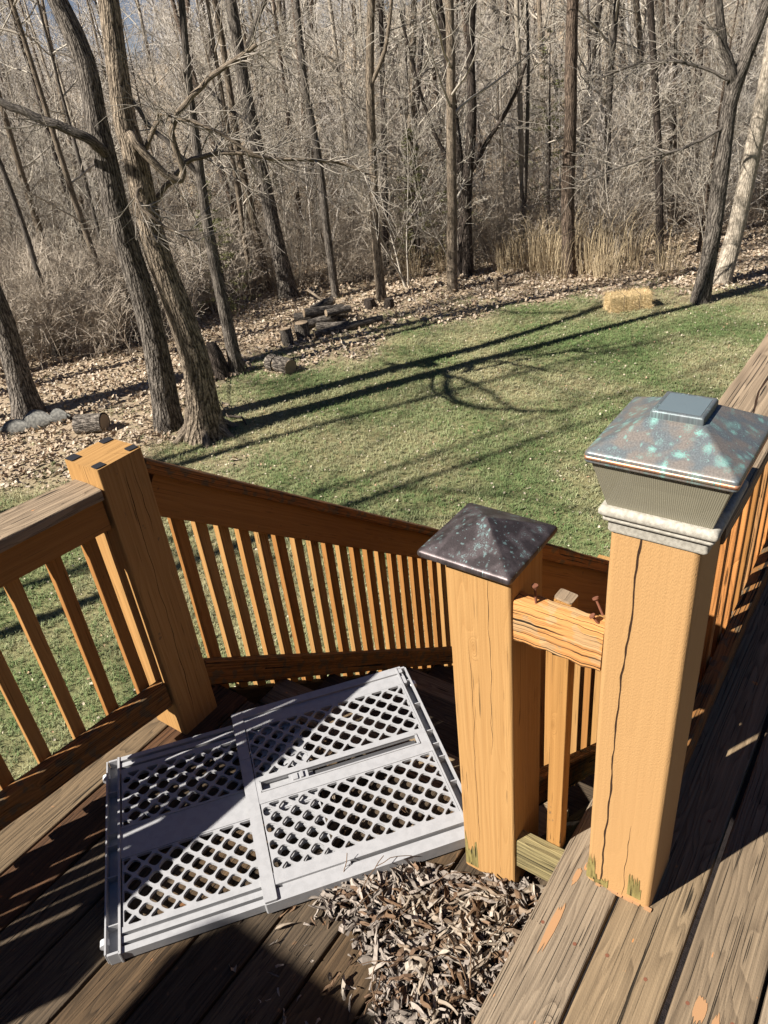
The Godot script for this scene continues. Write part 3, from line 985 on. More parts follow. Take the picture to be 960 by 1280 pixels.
func build_leaves():
	var t := thing("leaf_pile", "heap of dry curled leaves against the step beside the post", "leaf pile", Vector3(-.6, -.19, -.75))
	var ms := []
	for k in 14:
		ms.append(leaf_mesh(900 + k, rr(.035, .07) , [.007, .011, .016, .021][k % 4], [1.6, 2.6, 3.6, 4.6][(k * 3 + 1) % 4], rr(-3.0, 3.0)))
	rng.seed = 51
	var poly := PackedVector2Array([Vector2(-.905, -.69), Vector2(-.885, -.79), Vector2(-.79, -.895), Vector2(-.66, -.93), Vector2(-.52, -1.0), Vector2(-.45, -1.0), Vector2(-.415, -.9), Vector2(-.415, -.2), Vector2(-.5, -.16), Vector2(-.6, -.5), Vector2(-.69, -.65), Vector2(-.8, -.7)])
	var all := []
	while all.size() < 2300:
		var p := Vector2(rr(-.93, -.41), rr(-1.02, -.16))
		var inside := Geometry2D.is_point_in_polygon(p, poly)
		if not inside and rng.randf() > .035: continue
		if p.x < -.507 and p.x > -.645 and p.y < -.985: continue
		var dd := 1.0
		for i in poly.size():
			var c := Geometry2D.get_closest_point_to_segment(p, poly[i], poly[(i + 1) % poly.size()])
			dd = minf(dd, c.distance_to(p))
		var wall := minf(absf(p.x + .415), 9.0)
		var top := (.008 + .028 * smoothstep(0, .1, dd) + .025 * exp(-wall / .06)) if inside else .006
		var b := Basis(Vector3.UP, rr(0, TAU)) * Basis(Vector3(1, 0, 0), rr(-1, 1) * 1.4) * Basis(Vector3(0, 0, 1), rr(-.5, .5))
		all.append([Transform3D(b.scaled(Vector3.ONE * (.45 + .75 * pow(rng.randf(), 1.6)) * (1.0 if inside else .5)), Vector3(p.x + .6, .008 + top * pow(rng.randf(), .6), p.y + .75)), rng.randi() % 14])
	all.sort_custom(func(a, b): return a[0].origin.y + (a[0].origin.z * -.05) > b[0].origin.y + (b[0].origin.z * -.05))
	var rest := {}
	for i in all.size():
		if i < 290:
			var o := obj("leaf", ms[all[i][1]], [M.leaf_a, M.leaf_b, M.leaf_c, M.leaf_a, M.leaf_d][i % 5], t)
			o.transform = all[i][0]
		else:
			var key: int = all[i][1]
			if not rest.has(key): rest[key] = []
			rest[key].append(all[i][0])
	for m in 14:
		var st := []
		var cl := []
		for x in rest.get(m, []):
			st.append(x)
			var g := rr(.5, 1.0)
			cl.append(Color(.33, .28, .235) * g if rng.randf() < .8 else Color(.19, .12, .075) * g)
		multi("leaf_litter", ms[m], M.leaf_mm, st, cl, t)
	for k in 60:
		var mb := MB.new()
		var q := Vector3(rr(-.85, -.43), rr(.0, .05), rr(-.98, -.4))
		if not Geometry2D.is_point_in_polygon(Vector2(q.x, q.z), poly): continue
		var dv := Vector3(rr(-1, 1), rr(-.1, .5), rr(-1, 1)).normalized()
		var pts := PackedVector3Array()
		var rd := PackedFloat32Array()
		for i in 6:
			pts.append(q + Vector3(.6, 0.01, .75)); rd.append(.0011)
			q += dv * .02; dv = (dv + Vector3(rr(-.4, .4), rr(-.4, .3), rr(-.4, .4))).normalized()
		mb.tube(pts, rd, 4)
		obj("stem", mb, M.leaf_d, t)
	# strays on the boards
	for k in 16:
		var o := obj("fallen_leaf", ms[k % 14], [M.leaf_a, M.leaf_b, M.leaf_d][k % 3])
		var p: Vector2 = [Vector2(-.93, -.6), Vector2(-1.0, -.52), Vector2(-.72, -.6), Vector2(-.95, -.85), Vector2(-.8, -1.0), Vector2(-.88, -1.03), Vector2(-1.05, -.95), Vector2(-1.15, -1.0)][k % 8] + Vector2(rr(-.05, .05), rr(-.05, .05))
		o.position = Vector3(p.x, -.183, p.y); o.rotation.y = rr(0, TAU)
		tag(o, "single dry leaf lying on the landing boards by the gate", "leaf", "stray dry leaves on the landing")

# ------------------------------------------------------------------ yard
func build_ground():
	var xs := []
	var zs := []
	var a := -150.0
	while a < 120.0:
		xs.append(a)
		a += .3 if a > -17 and a < 3 else (1.2 if a > -45 and a < 20 else 6.0)
	a = -190.0
	while a < 60.0:
		zs.append(a)
		a += .3 if a > -21 and a < 2 else (1.2 if a > -50 and a < 8 else 6.0)
	var mb := MB.new()
	mb.colored = true
	var w := zs.size()
	var fine := noise(77, 1.7, 3)
	for i in xs.size():
		for j in w:
			var x: float = xs[i]
			var z: float = zs[j]
			var y := ground(x, z)
			var l := lawn(x, z)
			var g := fine.get_noise_2d(x, z)
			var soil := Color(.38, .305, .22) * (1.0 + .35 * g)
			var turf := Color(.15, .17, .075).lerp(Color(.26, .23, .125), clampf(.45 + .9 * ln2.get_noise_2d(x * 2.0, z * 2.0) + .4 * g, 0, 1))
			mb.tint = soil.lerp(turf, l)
			if x > -1.75 and z > -5.4 and x < 12.0: mb.tint = Color(.018, .015, .012)  # near-black colour painted in for the shade under the deck
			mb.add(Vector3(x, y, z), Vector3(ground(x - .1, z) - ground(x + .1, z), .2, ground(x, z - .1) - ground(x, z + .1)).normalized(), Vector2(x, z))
	for i in xs.size() - 1:
		for j in w - 1:
			var k := i * w + j
			mb.ix.append_array([k, k + w, k + w + 1, k, k + w + 1, k + 1])
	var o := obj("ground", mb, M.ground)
	o.set_meta("kind", "structure")

func build_turf():
	var ms := []
	for v in 3:
		rng.seed = 300 + v
		var mb := MB.new()
		for k in 9:
			var b := Vector3(rr(-.035, .035), -.004, rr(-.035, .035))
			var d := Vector3(rr(-1, 1), 0, rr(-1, 1)).normalized()
			var s := d.cross(Vector3.UP) * rr(.0022, .0038)
			var h := rr(.025, .06)
			var m := b + Vector3(0, h * .6, 0) + d * h * .25
			var e := b + Vector3(0, h * .8, 0) + d * h * rr(.5, 1.0)
			mb.quad(b - s, b + s, m + s * .8, m - s * .8, d)
			mb.tri(m - s * .8, m + s * .8, e, d)
		ms.append(mb.mesh())
	rng.seed = 301
	var xf := [[], [], []]
	var cl := [[], [], []]
	var n := 0
	while n < 130000:
		var x := rr(-15.0, 2.5)
		var z := rr(-20.0, .5)
		if (x > -.3 and z > -9) or (x > -1.85 and z > -5.3): continue
		var l := lawn(x, z)
		n += 1
		if rng.randf() > l * .97 + .03: continue
		var v := rng.randi() % 3
		var t := clampf(.42 + .8 * ln2.get_noise_2d(x * 2.0, z * 2.0) + .5 * ln.get_noise_2d(x * 2.5, z * 2.5) + rr(-.35, .35) + (1.0 - l) * .5, 0, 1)
		xf[v].append(placed(x, z, rr(.7, 1.25), 0.0, .2))
		cl[v].append(Color(.145, .21, .075).lerp(Color(.37, .35, .2), t) * rr(.75, 1.15))
	for v in 3:
		multi("lawn_grass", ms[v], M.grass, xf[v], cl[v])

func build_litter():
	var ms := []
	for v in 4:
		ms.append(leaf_mesh(700 + v, .08, .03, [.6, 1.2, 1.9, 1.0][v], rr(-.6, .6)))
	rng.seed = 411
	var xf := [[], [], [], []]
	var cl := [[], [], [], []]
	var n := 0
	while n < 110000:
		n += 1
		var s: float
		var x: float
		var z: float
		if n < 90000:
			x = rr(-24.0, 0.0); z = rr(-26.0, 0.0)
		else:
			x = rr(-60.0, 12.0); z = rr(-60.0, -8.0)
		s = -.618 * x - .786 * z
		if s < 3.0: continue
		if s > 45.0: continue
		var l := lawn(x, z)
		if x > -1.85 and z > -5.3: continue
		var keep := lerpf(1.0, .17, l)
		if rng.randf() > keep: continue
		var v := rng.randi() % 4
		var b := Basis(Vector3.UP, rr(0, TAU)) * Basis(Vector3(1, 0, 0), rr(-.5, .5)) * Basis(Vector3(0, 0, 1), rr(-.35, .35))
		xf[v].append(Transform3D(b.scaled(Vector3.ONE * rr(.6, 1.25) * (1.0 if l < .5 else .4)), on_ground(x, z) + Vector3(0, rr(.012, .045), 0)))
		var k := rng.randf()
		var c := Color(.43, .34, .245) if k < .45 else (Color(.5, .42, .325) if k < .85 else Color(.31, .225, .15))
		if l > .5: c = Color(.48, .42, .31) if k < .7 else Color(.33, .23, .14)
		cl[v].append(c * rr(.75, 1.1))
	for v in 4:
		multi("fallen_leaves", ms[v], M.leaf_mm, xf[v], cl[v])

func build_heroes():
	var o := tree_opts("tall")
	o.minr = .004; o.kids = [9, 8, 5]; o.start = [.42, .15, .2]; o.len = [4.2, 1.7, .75]
	var lean := func(x, z): return Vector3(x, 0, z)
	rng.seed = 21
	hero("oak_tree", "thick dark oak trunk cut by the left edge, behind the grey stones", [[-12.95, -3.63, -6.49, .318], [-12.87, -2.43, -6.55, .29], [-12.84, -1.6, -6.57, .267], [-12.91, .05, -6.52, .224], [-12.86, 1.68, -6.56, .196]], M.bark, o, 1.5, [], .66)
	hero("oak_tree", "left trunk of the big leaning pair of furrowed oaks, behind its twin", [[-9.88, -3.57, -7.14, .3], [-9.77, -1.76, -7.22, .269], [-9.82, -.57, -7.19, .243], [-9.79, .49, -7.21, .219], [-9.78, .98, -7.22, .203], [-9.74, 1.68, -7.25, .186], [-9.88, 2.51, -7.14, .168], [-9.99, 3.3, -7.05, .151]], M.bark, o, 1.2,
		[[.075, [[-9.75, .55, -7.2], [-9.56, .78, -6.9], [-9.75, 1.0, -6.6], [-10.03, 1.19, -6.36], [-10.49, 1.52, -6.0], [-11.2, 1.9, -5.5]], 8, 1.0]], .7)
	hero("oak_tree", "right trunk of the big oak pair with flared roots and a gnarled low limb", [[-9.02, -3.54, -7.14, .33], [-8.93, -2.41, -7.21, .29], [-8.96, -1.66, -7.18, .257], [-9.06, -.51, -7.1, .232], [-9.04, .5, -7.12, .21], [-9.06, .98, -7.11, .195], [-8.99, 1.63, -7.16, .178], [-8.92, 2.4, -7.21, .161], [-8.88, 3.29, -7.25, .143]], M.bark_pale, o, 1.6,
		[[.06, [[-9.03, .85, -7.1], [-8.82, .72, -7.02], [-8.6, .25, -7.25], [-8.5, .3, -7.4], [-8.47, .79, -7.33], [-8.2, 1.16, -7.54], [-7.8, 1.46, -7.86], [-7.4, 1.65, -8.1]], 13, 1.25],
		[.04, [[-9.03, -.05, -7.2], [-8.85, .2, -7.5], [-8.71, .39, -7.78], [-8.28, .43, -8.12], [-7.7, .26, -8.58], [-7.11, .13, -9.04], [-6.7, -.15, -9.3]], 18, 1.15],
		[.035, [[-9.04, .4, -7.1], [-8.7, .9, -7.3], [-8.3, 1.0, -7.2], [-7.7, .75, -7.4], [-7.2, .35, -7.7]], 14, 1.1],
		[.03, [[-9.03, .2, -7.1], [-8.7, .1, -6.7], [-8.3, -.1, -6.6], [-7.8, -.45, -6.8]], 10, .9]], .74)
	hero("maple_tree", "slim dark tree beside the broken stump, leaning left", [[-10.69, -3.67, -9.56, .18], [-10.69, -2.61, -9.56, .163], [-10.69, -1.59, -9.56, .142], [-10.67, -.78, -9.58, .124], [-10.62, .11, -9.62, .106], [-10.54, 1.26, -9.68, .089], [-10.41, 2.51, -9.78, .072]], M.bark, o, 1.3, [[.05, [[-10.63, -.1, -9.6], [-10.9, .3, -9.4], [-11.3, .9, -9.2], [-11.5, 1.7, -9.0]], 8]], .7)
	hero("maple_tree", "tall grey tree with wide base rising behind the log heap's left end", [[-13.12, -3.7, -13.91, .257], [-13.19, -2.31, -13.85, .209], [-13.24, -.56, -13.81, .18], [-13.29, .73, -13.77, .156], [-13.29, 1.62, -13.78, .151], [-13.27, 2.73, -13.79, .13]], M.bark, o, 1.3, [[.06, [[-13.28, 1.3, -13.78], [-12.9, 1.9, -13.9], [-12.5, 2.6, -14.1], [-12.3, 3.6, -14.2]], 8], [.04, [[-13.26, .2, -13.8], [-13.7, .5, -13.6], [-14.2, 1.2, -13.3]], 8]])
	hero("maple_tree", "thin dark sinuous tree standing just behind the log heap", [[-11.92, -3.7, -14.25, .116], [-11.93, -2.35, -14.24, .112], [-11.91, -.64, -14.26, .106], [-11.98, .92, -14.21, .092], [-11.93, 2.58, -14.25, .079]], M.bark, o, 1.2)
	hero("maple_tree", "straight slender grey tree right of the log heap, forking high", [[-10.69, -3.7, -14.42, .141], [-10.69, -2.34, -14.43, .126], [-10.61, -.69, -14.49, .12], [-10.53, .81, -14.55, .114], [-10.36, 2.41, -14.68, .093]], M.bark_pale, o, 1.2, [[.05, [[-10.55, .6, -14.5], [-10.2, 1.3, -14.7], [-10.0, 2.2, -14.8], [-9.9, 3.4, -14.9]], 7]])
	hero("cherry_tree", "right stem of the dark clump of trees at the centre wood edge", [[-9.68, -3.7, -16.73, .178], [-9.65, -1.93, -16.75, .151], [-9.5, -.25, -16.87, .126], [-9.48, 1.13, -16.88, .112], [-9.4, 2.26, -16.95, .099]], M.bark_dark, o, 1.2, [[.06, [[-9.6, -1.4, -16.8], [-9.1, -.6, -17.0], [-8.6, .1, -17.1], [-8.3, .9, -17.2]], 8]])
	hero("cherry_tree", "left stem of the dark clump of trees, curving to the left", [[-9.91, -3.7, -16.66, .159], [-9.77, -1.93, -16.77, .123], [-9.88, .26, -16.69, .106], [-10.06, 2.34, -16.55, .091]], M.bark_dark, o, 1.2, [[.05, [[-9.8, -1.5, -16.8], [-10.3, -.4, -16.5], [-10.6, .9, -16.3], [-10.8, 2.2, -16.2]], 7]])
	hero("tulip_tree", "straight thick tree rising from the tan dry grass, right of centre", [[-7.29, -3.7, -17.34, .185], [-7.35, -1.99, -17.29, .171], [-7.34, -.37, -17.3, .154], [-7.36, .95, -17.28, .148], [-7.35, 2.04, -17.29, .134]], M.bark_brown, o, 1.15)
	hero("ash_tree", "dark forked tree at the right edge in front of the pale one", [[-3.98, -3.7, -16.24, .215], [-3.91, -2.47, -16.3, .204], [-3.9, -1.02, -16.3, .194], [-3.9, -.1, -16.3, .18], [-3.8, .42, -16.38, .162], [-3.66, .98, -16.5, .138], [-3.49, 1.64, -16.62, .121]], M.bark, o, 1.3,
		[[.095, [[-3.87, .15, -16.33], [-3.95, .5, -16.25], [-4.08, .85, -16.16], [-4.25, 1.62, -16.03], [-4.35, 2.6, -15.9], [-4.6, 3.8, -15.8]], 8, 1.3],
		[.03, [[-3.95, -.45, -16.2], [-4.2, -.62, -15.9], [-4.59, -.75, -15.47], [-5.05, -.82, -15.11], [-5.51, -.97, -14.75], [-5.96, -1.18, -14.39]], 14, 1.0],
		[.03, [[-3.95, .3, -16.2], [-4.5, .6, -15.9], [-5.2, .7, -15.5], [-6.0, .5, -15.0]], 14, 1.1]], .74)
	hero("sycamore_tree", "pale barked tree behind the dark forked one at the right edge", [[-3.94, -3.75, -17.6, .2], [-3.8, -2.63, -17.69, .19], [-3.7, -1.11, -17.75, .18], [-3.62, .27, -17.79, .17], [-3.58, 1.53, -17.81, .16]], M.bark_white, o, 1.25, [], .88)
	hero("birch_tree", "thin pale trunk between the dark clump and the straight thick tree", [[-8.97, -3.7, -18.39, .093], [-9.01, -1.33, -18.36, .077], [-9.05, .37, -18.33, .073], [-9.09, 2.2, -18.3, .069]], M.bark_white, o, 1.1)
	hero("maple_tree", "thin leaning tree in the brush near the left edge", [[-15.54, -3.7, -8.87, .097], [-15.43, -2.39, -8.95, .076], [-15.39, -1.25, -8.98, .065], [-15.41, -.19, -8.97, .063]], M.bark, o, 1.2)
	hero("maple_tree", "slender grey tree just left of the wide based one behind the log heap", [[-14.03, -3.7, -14.12, .143], [-14.06, -2.03, -14.1, .117], [-14.11, -.59, -14.06, .103], [-14.07, 1.04, -14.09, .089]], M.bark_pale, o, 1.2)
	hero("maple_tree", "thin dark tree in the brush left of the forked tree", [[-5.63, -3.7, -18.81, .114], [-5.82, -1.4, -18.66, .098], [-6.0, .19, -18.52, .085], [-6.2, 1.9, -18.36, .08]], M.bark_dark, o, 1.1)
	# trees standing outside the picture on the left, whose shadows cross the yard
	var side := [[-15.6, -2.3, .24], [-17.5, -4.2, .26], [-13.0, 1.6, .22], [-17.0, .5, .2], [-10.6, 3.4, .2], [-8.6, 6.4, .2], [-16.2, -4.4, .2], [-15.4, -.6, .16], [-12.2, 5.0, .18], [-19.0, -2.8, .22]]
	for i in side.size():
		var q: Array = side[i]
		var y := ground(q[0], q[1])
		hero("oak_tree", ["bare oak at the yard's left side, nearest the deck", "bare oak at the yard's left side beyond the first", "bare oak left of the deck towards the house", "slimmer bare oak far left of the deck", "bare oak left of the deck beside the house corner", "bare oak at the house corner left of the deck", "bare oak beyond the left end of the stone row", "thin bare oak left of the yard's bare patch", "bare oak between the deck and the far left trees", "bare oak farthest out to the left of the yard"][i], [[q[0], y, q[1], q[2]], [q[0] + .1, y + 2.0, q[1], q[2] * .9], [q[0], y + 5.0, q[1] + .2, q[2] * .7]], M.bark, o, 1.3, [[.085, [[-13.0, 3.2, 1.7], [-12.3, 4.7, -.8], [-11.67, 5.07, -2.44], [-10.94, 5.13, -1.64], [-10.48, 5.16, -1.25], [-9.84, 5.18, -1.25], [-8.73, 5.2, -1.56]], 3], [.05, [[-11.6, 5.07, -2.4], [-10.98, 5.1, -2.24], [-10.3, 5.13, -1.88], [-9.6, 5.18, -1.34], [-9.2, 5.2, -1.3]], 3]] if i == 2 else [])

func evergreen(at: Vector3, h: float, label: String):
	var t := thing("cedar_tree", label, "tree", at)
	var mb := MB.new()
	mb.tube([Vector3(0, -.1, 0), Vector3(.03, h * .5, 0), Vector3(0, h * .95, 0)], [.05, .03, .008], 6)
	obj("trunk", mb, M.bark_dark, t)
	var st := MB.new()
	for k in 70:
		var f := rr(.08, 1.0)
		var an := rr(0, TAU)
		var L := h * .26 * (1.12 - f) * rr(.6, 1.25)
		var p := Vector3(0, h * f, 0)
		var d := Vector3(cos(an), rr(-.1, .4), sin(an)).normalized()
		for j in 13:
			var q := p + d * L * (.25 + .8 * j / 12.0) + Vector3(rr(-1, 1), rr(-.6, .6), rr(-1, 1)) * .05
			for m in 3:
				var e := Vector3(rr(-1, 1), rr(-.4, 1), rr(-1, 1)).normalized() * rr(.04, .09)
				var s := e.cross(Vector3(rr(-1, 1), rr(-1, 1), rr(-1, 1))).normalized() * .009
				st.tri(q - s, q + s, q + e, Vector3.UP)
	obj("foliage", st, M.cedar, t)

func build_woods():
	var talls := []
	for k in 6: talls.append(variant("tall", 40 + k, 15.0, .13))
	var saps := []
	for k in 5: saps.append(variant("sapling", 60 + k, 5.5, .028, 1 + k % 3))
	var shr := []
	for k in 4: shr.append(variant("shrub", 80 + k, 1.7, .012, 7))
	rng.seed = 99
	var lab := "bare slender tree among the crowded trunks of the wood"
	var count := 0
	var used := [Vector2(-13.1, -13.9), Vector2(-9.7, -16.7), Vector2(-7.3, -17.3), Vector2(-4.0, -16.3), Vector2(-11.9, -14.2), Vector2(-10.7, -14.4)]
	while count < 200:
		var s := 17.8 + 20.0 * pow(rng.randf(), .75)
		var q := rr(-.62, .56) * s
		var x := -.618 * s + .786 * q
		var z := -.786 * s - .618 * q
		if lawn(x, z) > .05: continue
		var ok := true
		for u in used:
			if u.distance_to(Vector2(x, z)) < .7: ok = false
		if not ok: continue
		used.append(Vector2(x, z))
		var k := rng.randi() % 6
		var t := thing("woodland_tree", lab, "tree", Vector3.ZERO, "bare trees crowding the wood behind the lawn")
		var sc := .38 + .8 * pow(rng.randf(), 1.4)
		var bk: int = [0, 1, 2, 3, 4, 1, 3][rng.randi() % 7]
		t.set_meta("label", "%s %s tree in the %s of the wood, %s" % [["slim", "sturdy"][int(sc > .85)], ["grey", "light grey", "dark", "brown", "pale"][bk], "left part" if q < -.25 * s else ("middle" if q < .15 * s else "right part"), "near the lawn" if s < 24.0 else "deep among the other trunks"])
		t.transform = placed(x, z, sc, .0, .1)
		obj("trunk", talls[k][0], [M.bark, M.bark_pale, M.bark_dark, M.bark_brown, M.bark_white][bk], t)
		obj("branches", talls[k][1], M.twig if rng.randf() < .6 else M.twig_tan, t)
		count += 1
	# shrubs and saplings on the wood's edge that can be told apart
	for k in 36:
		var s := 18.6 + rr(0, 7.0)
		var q := rr(-.6, .55) * s
		var x := -.618 * s + .786 * q
		var z := -.786 * s - .618 * q
		if lawn(x, z) > .1: continue
		var t := thing("bare_sapling", "%s leafless %s sapling at the %s of the wood's edge" % ["tan" if k % 2 else "grey", ["single stemmed", "two stemmed", "three stemmed"][(k % 5) % 3], "left end" if q < -.3 * s else ("middle" if q < .15 * s else "right end")], "sapling", Vector3.ZERO, "bare saplings along the wood edge")
		t.transform = placed(x, z, rr(.6, 1.2), 0.0, .2)
		var m: Array = saps[k % 5]
		obj("stem", m[0], M.twig, t)
		obj("twigs", m[1], M.twig_tan if k % 2 else M.twig, t)
	# the rest of the wood, which reads as one mass
	var far := []
	for k in 6: far.append([joined(talls[k]), [], []])
	var fsap := []
	for k in 5: fsap.append([joined(saps[k]), [], []])
	var fshr := []
	for k in 4: fshr.append([joined(shr[k]), [], []])
	for k in 170:
		var s := 34.0 + 60.0 * pow(rng.randf(), 1.2)
		var q := rr(-.75, .7) * s
		var x := -.618 * s + .786 * q
		var z := -.786 * s - .618 * q
		if s > 42.0 and rng.randf() < (.7 if q < -.2 * s else .45): continue
		var e: Array = far[k % 6]
		e[1].append(placed(x, z, rr(.45, .95), .1, .09))
		e[2].append(Color(.38, .355, .325).lerp(Color(.62, .59, .55), rng.randf()) * rr(.7, 1.2))
	for k in 340:
		var s := 20.5 + 70.0 * pow(rng.randf(), 1.35)
		var q := rr(-.75, .65) * s
		var x := -.618 * s + .786 * q
		var z := -.786 * s - .618 * q
		if lawn(x, z) > .05: continue
		var e: Array = fsap[k % 5]
		e[1].append(placed(x, z, rr(.55, 1.3), .05, .25))
		e[2].append(Color(.36, .32, .275).lerp(Color(.6, .55, .48), rng.randf()) * rr(.75, 1.2))
	for k in 700:
		var s := 19.5 + 40.0 * pow(rng.randf(), 1.5)
		var q := rr(-.75, .65) * s
		var x := -.618 * s + .786 * q
		var z := -.786 * s - .618 * q
		if x - lawn_edge(z) > -3.4: continue
		if lawn(x, z) > .05: continue
		var e: Array = fshr[k % 4]
		e[1].append(placed(x, z, rr(.5, 1.25), .03, .3))
		e[2].append(Color(.33, .28, .22).lerp(Color(.57, .495, .4), rng.randf()) * rr(.75, 1.15))
	for k in 500:   # brush that closes the yard on the left
		var x := rr(-24, -14.2)
		var z := rr(-14, -5.5)
		if x > -13.6 + .15 * (z + 14): continue
		if -.618 * x - .786 * z < 16.2: continue
		var e: Array = fshr[k % 4]
		e[1].append(placed(x, z, rr(.6, 1.4), .03, .3))
		e[2].append(Color(.33, .28, .22).lerp(Color(.57, .495, .4), rng.randf()) * rr(.75, 1.15))
	for e in far: multi("distant_wood", e[0], M.mm_bark, e[1], e[2])
	for e in fsap: multi("undergrowth_saplings", e[0], M.mm_bark, e[1], e[2])
	for e in fshr: multi("undergrowth_brush", e[0], M.mm_bark, e[1], e[2])
	rng.seed = 500
	for q in [[-11.2, -16.9, 3.3, "dull green cedar behind the left of the dark tree clump"], [-10.3, -17.3, 3.0, "small dull green cedar right behind the dark tree clump"], [-13.6, -12.3, 3.0, "dull green cedar in the brush left of the wide based tree"], [-8.7, -19.2, 5.0, "taller cedar behind the thin pale trunk"]]:
		evergreen(on_ground(q[0], q[1]), q[2], q[3])
	# tan dry grass
	var gm := []
	for v in 3:
		rng.seed = 540 + v
		var mb := MB.new()
		for k in 100:
			var b := Vector3(rr(-.3, .3), -.02, rr(-.3, .3))
			var d := (Vector3(b.x * 1.5, 0, b.z * 1.5) + Vector3(rr(-.4, .4), 0, rr(-.4, .4)))
			var h := rr(.7, 1.6)
			var s := Vector3(rr(-1, 1), 0, rr(-1, 1)).normalized() * .0045
			var m := b + Vector3(0, h * .6, 0) + d * h * .25
			var e := b + Vector3(0, h * rr(.75, 1.0), 0) + d * h * .75
			mb.quad(b - s, b + s, m + s * .8, m - s * .8, d)
			mb.tri(m - s * .8, m + s * .8, e, d)
		gm.append(mb.mesh())
	rng.seed = 550
	var spots := [[-8.5, -17.6, 1.0], [-8.1, -17.4, 1.15], [-7.8, -17.9, 1.2], [-7.6, -17.1, .9], [-6.9, -17.5, 1.1], [-6.6, -17.8, 1.2], [-6.4, -17.3, .8], [-8.9, -17.2, .8], [-10.4, -16.9, .8], [-11.0, -16.2, .7], [-6.0, -18.2, .9], [-5.2, -18.0, .8]]
	for i in spots.size():
		var q: Array = spots[i]
		var o := obj("dry_grass_clump", gm[i % 3], M.dry_grass)
		o.transform = placed(q[0], q[1], q[2], 0.0, .05)
		tag(o, "clump of tall tan dry grass at the edge of the wood", "dry grass", "dry grass clumps at the wood edge")

func log_piece(parent: Node, called: String, a: Vector3, b: Vector3, r: float, end_mat: Material):
	var mb := MB.new()
	var pts := PackedVector3Array()
	var rad := PackedFloat32Array()
	for i in 7:
		pts.append(a.lerp(b, i / 6.0)); rad.append(r * rr(.93, 1.06))
	mb.tube(pts, rad, 14, 1.0, .8, false, .14, noise(rng.randi() % 999, .7, 3))
	var o: Node3D
	if parent == self:
		o = obj(called, mb, M.bark)
	else:
		o = obj(called, mb, M.bark, parent)
	for e in 2:
		var c := MB.new()
		var q := a if e == 0 else b
		var d := (a - b).normalized() if e == 0 else (b - a).normalized()
		c.tube([q - d * .03, q + d * .006], [r * .9, r * .9], 14, 1, 1, true)
		obj("cut_end", c, end_mat, o)
	return o

